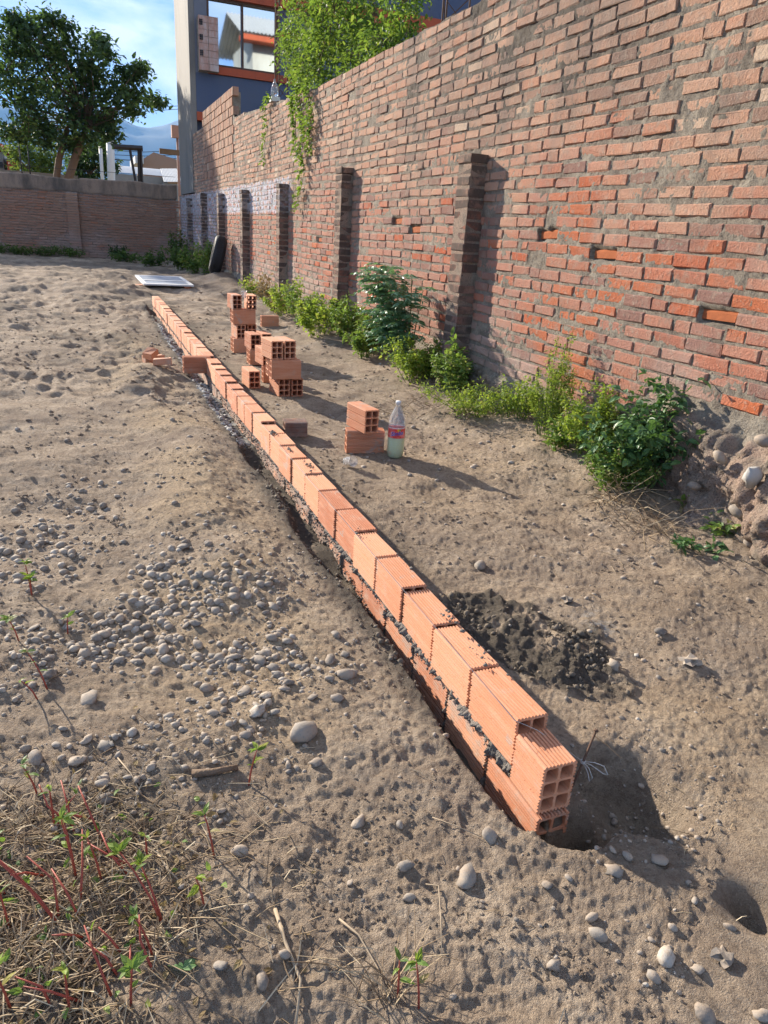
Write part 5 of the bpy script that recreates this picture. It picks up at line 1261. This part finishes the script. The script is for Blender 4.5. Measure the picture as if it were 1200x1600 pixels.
# white curved-roof shed
sh = empty('shed', tuple(aty(214, 282, 42.))); tag(sh, 'pale arched roof shed beyond the back wall', 'shed'); o3 = Vector(sh.location)
a = aty(172, 258, 42.)-o3; b_ = aty(252, 262, 42.)-o3; zt = aty(200, 257, 42.).z-o3.z; zb = aty(214, 276, 42.).z-o3.z
m = MB(); vs = []; fs = []; nseg = 10
for i in range(nseg+1):
    t_ = i/nseg; yv = -1+3*t_; zv = zb+(zt-zb)*math.sin(math.pi*min(.98, .05+t_*.5)); vs += [(a.x, yv, zv), (b_.x+.3, yv, zv), ]
    if i: q = 2*i; fs.append((q-2, q-1, q+1, q))
m.add(vs, fs); m.build('roof', M_zinc, sh); m = MB(); m.box((a.x+.05, -.95, -5), (b_.x+.2, 2., zb+.02)); m.build('wall', M_grey, sh)
# brick house and corrugated roof right of the shed
h2 = empty('brick_house', tuple(aty(245, 285, 50.))); tag(h2, 'unfinished brick house with low gable next to the grey building edge', 'house'); o3 = Vector(h2.location)
A = [aty(u, v, 50.)-o3 for u, v in ((224, 285), (224, 248), (240, 238), (285, 252), (285, 285))]; m = MB(); vs = [(p.x, 0, p.z) for p in A]+[(p.x, 6, p.z) for p in A]
m.add(vs, [(0, 1, 2, 3, 4), (9, 8, 7, 6, 5)]+[(i, (i+1) % 5+0, (i+1) % 5+5, i+5) for i in range(5)]); m.build('wall', M_brick, h2)
m = MB(); m.box((A[1].x-.5, -.5, A[1].z-.3), (A[1].x-.02, 5, A[1].z+.1)); m.build('roof', M_zinc, h2)
h3 = empty('lean_to', tuple(aty(268, 290, 40.))); tag(h3, 'corrugated zinc lean-to roof beside the grey building edge', 'shed'); o3 = Vector(h3.location)
P0 = [aty(u, v, 40.)-o3 for u, v in ((256, 284), (285, 284), (285, 259), (258, 259))]; m = MB(); nn = 12
for i in range(nn):
    t0, t1, t2 = i/nn, (i+.5)/nn, (i+1)/nn
    f = lambda t, k: (P0[0].lerp(P0[1], t) if k == 0 else P0[3].lerp(P0[2], t))
    vs = [(f(t0, 0).x, 0, f(t0, 0).z), (f(t1, 0).x, -.06, f(t1, 0).z), (f(t2, 0).x, 0, f(t2, 0).z), (f(t0, 1).x, 2.5, f(t0, 1).z), (f(t1, 1).x, 2.44, f(t1, 1).z), (f(t2, 1).x, 2.5, f(t2, 1).z)]
    m.add(vs, [(0, 1, 4, 3), (1, 2, 5, 4)])
m.build('roof', M_zinc, h3); m = MB(); m.box((P0[0].x, .1, -5), (P0[1].x, 2.4, P0[0].z-.05)); m.build('wall', M_grey, h3)
# houses far left
h4 = empty('far_house', tuple(aty(-10, 285, 45.))); tag(h4, 'brick and cream house with red gable at the left edge', 'house'); o3 = Vector(h4.location)
def hq(nm, u0, v0, u1, v1, d0, d1, mt): a = aty(u0, v0, 45.)-o3; c = aty(u1, v1, 45.)-o3; m = MB(); m.box((a.x, d0, c.z), (c.x, d1, a.z)); return m.build(nm, mt, h4)
hq('wall', -60, 232, 11, 300, 0, 6, M_beige); hq('wall', 11.5, 251, 26, 300, -.5, 4, M_orange)
w_ = hq('window', -12, 252, 5, 262, -.05, -.01, M_dark)
A = [aty(u, v, 45.)-o3 for u, v in ((-60, 231), (-25, 212), (14, 231))]; m = MB(); m.add([(p.x, -.3, p.z) for p in A]+[(p.x, 6, p.z) for p in A], [(0, 1, 2), (5, 4, 3), (0, 3, 4, 1), (1, 4, 5, 2), (0, 2, 5, 3)]); m.build('roof', M_orange, h4)
A = [aty(u, v, 45.)-o3 for u, v in ((10, 249), (36, 256))]; m = MB(); m.add([(A[0].x, -1, A[0].z), (A[1].x, -1, A[1].z), (A[1].x, 4, A[1].z), (A[0].x, 4, A[0].z), (A[0].x, -1, A[0].z+.1), (A[1].x, -1, A[1].z+.1), (A[1].x, 4, A[1].z+.1), (A[0].x, 4, A[0].z+.1)], [(0, 1, 2, 3), (7, 6, 5, 4), (0, 4, 5, 1), (2, 6, 7, 3), (1, 5, 6, 2), (3, 7, 4, 0)]); m.build('porch_roof', M_zinc, h4)
# low pale wall seen just above the back wall
m = MB(); a = aty(-40, 271, 31.5); c = aty(122, 277, 31.5); m.box((a.x, 31.5, -.6), (c.x, 31.7, 2.62)); o = m.build('garden_wall', M_beige); tag(o, 'low pale wall standing behind the back wall by the trunk', 'wall')
# timber beam and white fitting fixed to the building side
m = MB(); a = aty(249, 236, 31.); m.box((a.x, 30.9, a.z-.09), (3.9, 31.05, a.z+.09)); m.box((3.7, 30.9, -.6), (3.9, 31.05, a.z-.091)); o = m.build('timber_beam', M_bark); tag(o, 'short dark timber beam ending beside the grey building edge', 'beam')
m = MB(); a = aty(268, 205, 33.); m.box((a.x, 32.9, a.z-.22), (a.x+.34, 33.2, a.z+.22)); m.tube([(a.x+.22, 33.05, -.6), (a.x+.22, 33.05, a.z)], .05, 8); o = m.build('wall_box', simple('faded_red', (.38, .22, .17))); tag(o, 'small reddish box on a pole peeking past the grey building edge', 'box')
# overhead cables
for i, (v0, v1, Y) in enumerate(((160, 166, 60.), (156, 161, 62.), (218, 232, 55.), (226, 238, 56.), (232, 246, 57.), (240, 243, 58.))):
    a = aty(-30, v0-(8 if i < 2 else 14), Y); c = aty(300, v1+3, Y); md = (a+c)/2+Vector((0, 0, -.5))
    m = MB(); m.tube([tuple(a), tuple(a.lerp(md, .5)+Vector((0, 0, -.12))), tuple(md), tuple(c.lerp(md, .5)+Vector((0, 0, -.12))), tuple(c)], .018, 4, False)
    o = m.build('power_cable', M_steel); tag(o, ('higher of the two dark cables above the mountain line', 'lower of the two dark cables above the mountain line', 'topmost thin cable in front of the blue mountains', 'second thin cable down in front of the blue mountains', 'third thin cable down in front of the blue mountains', 'lowest thin cable just above the shed roof')[i], 'cable', 'power cables beyond the back wall')
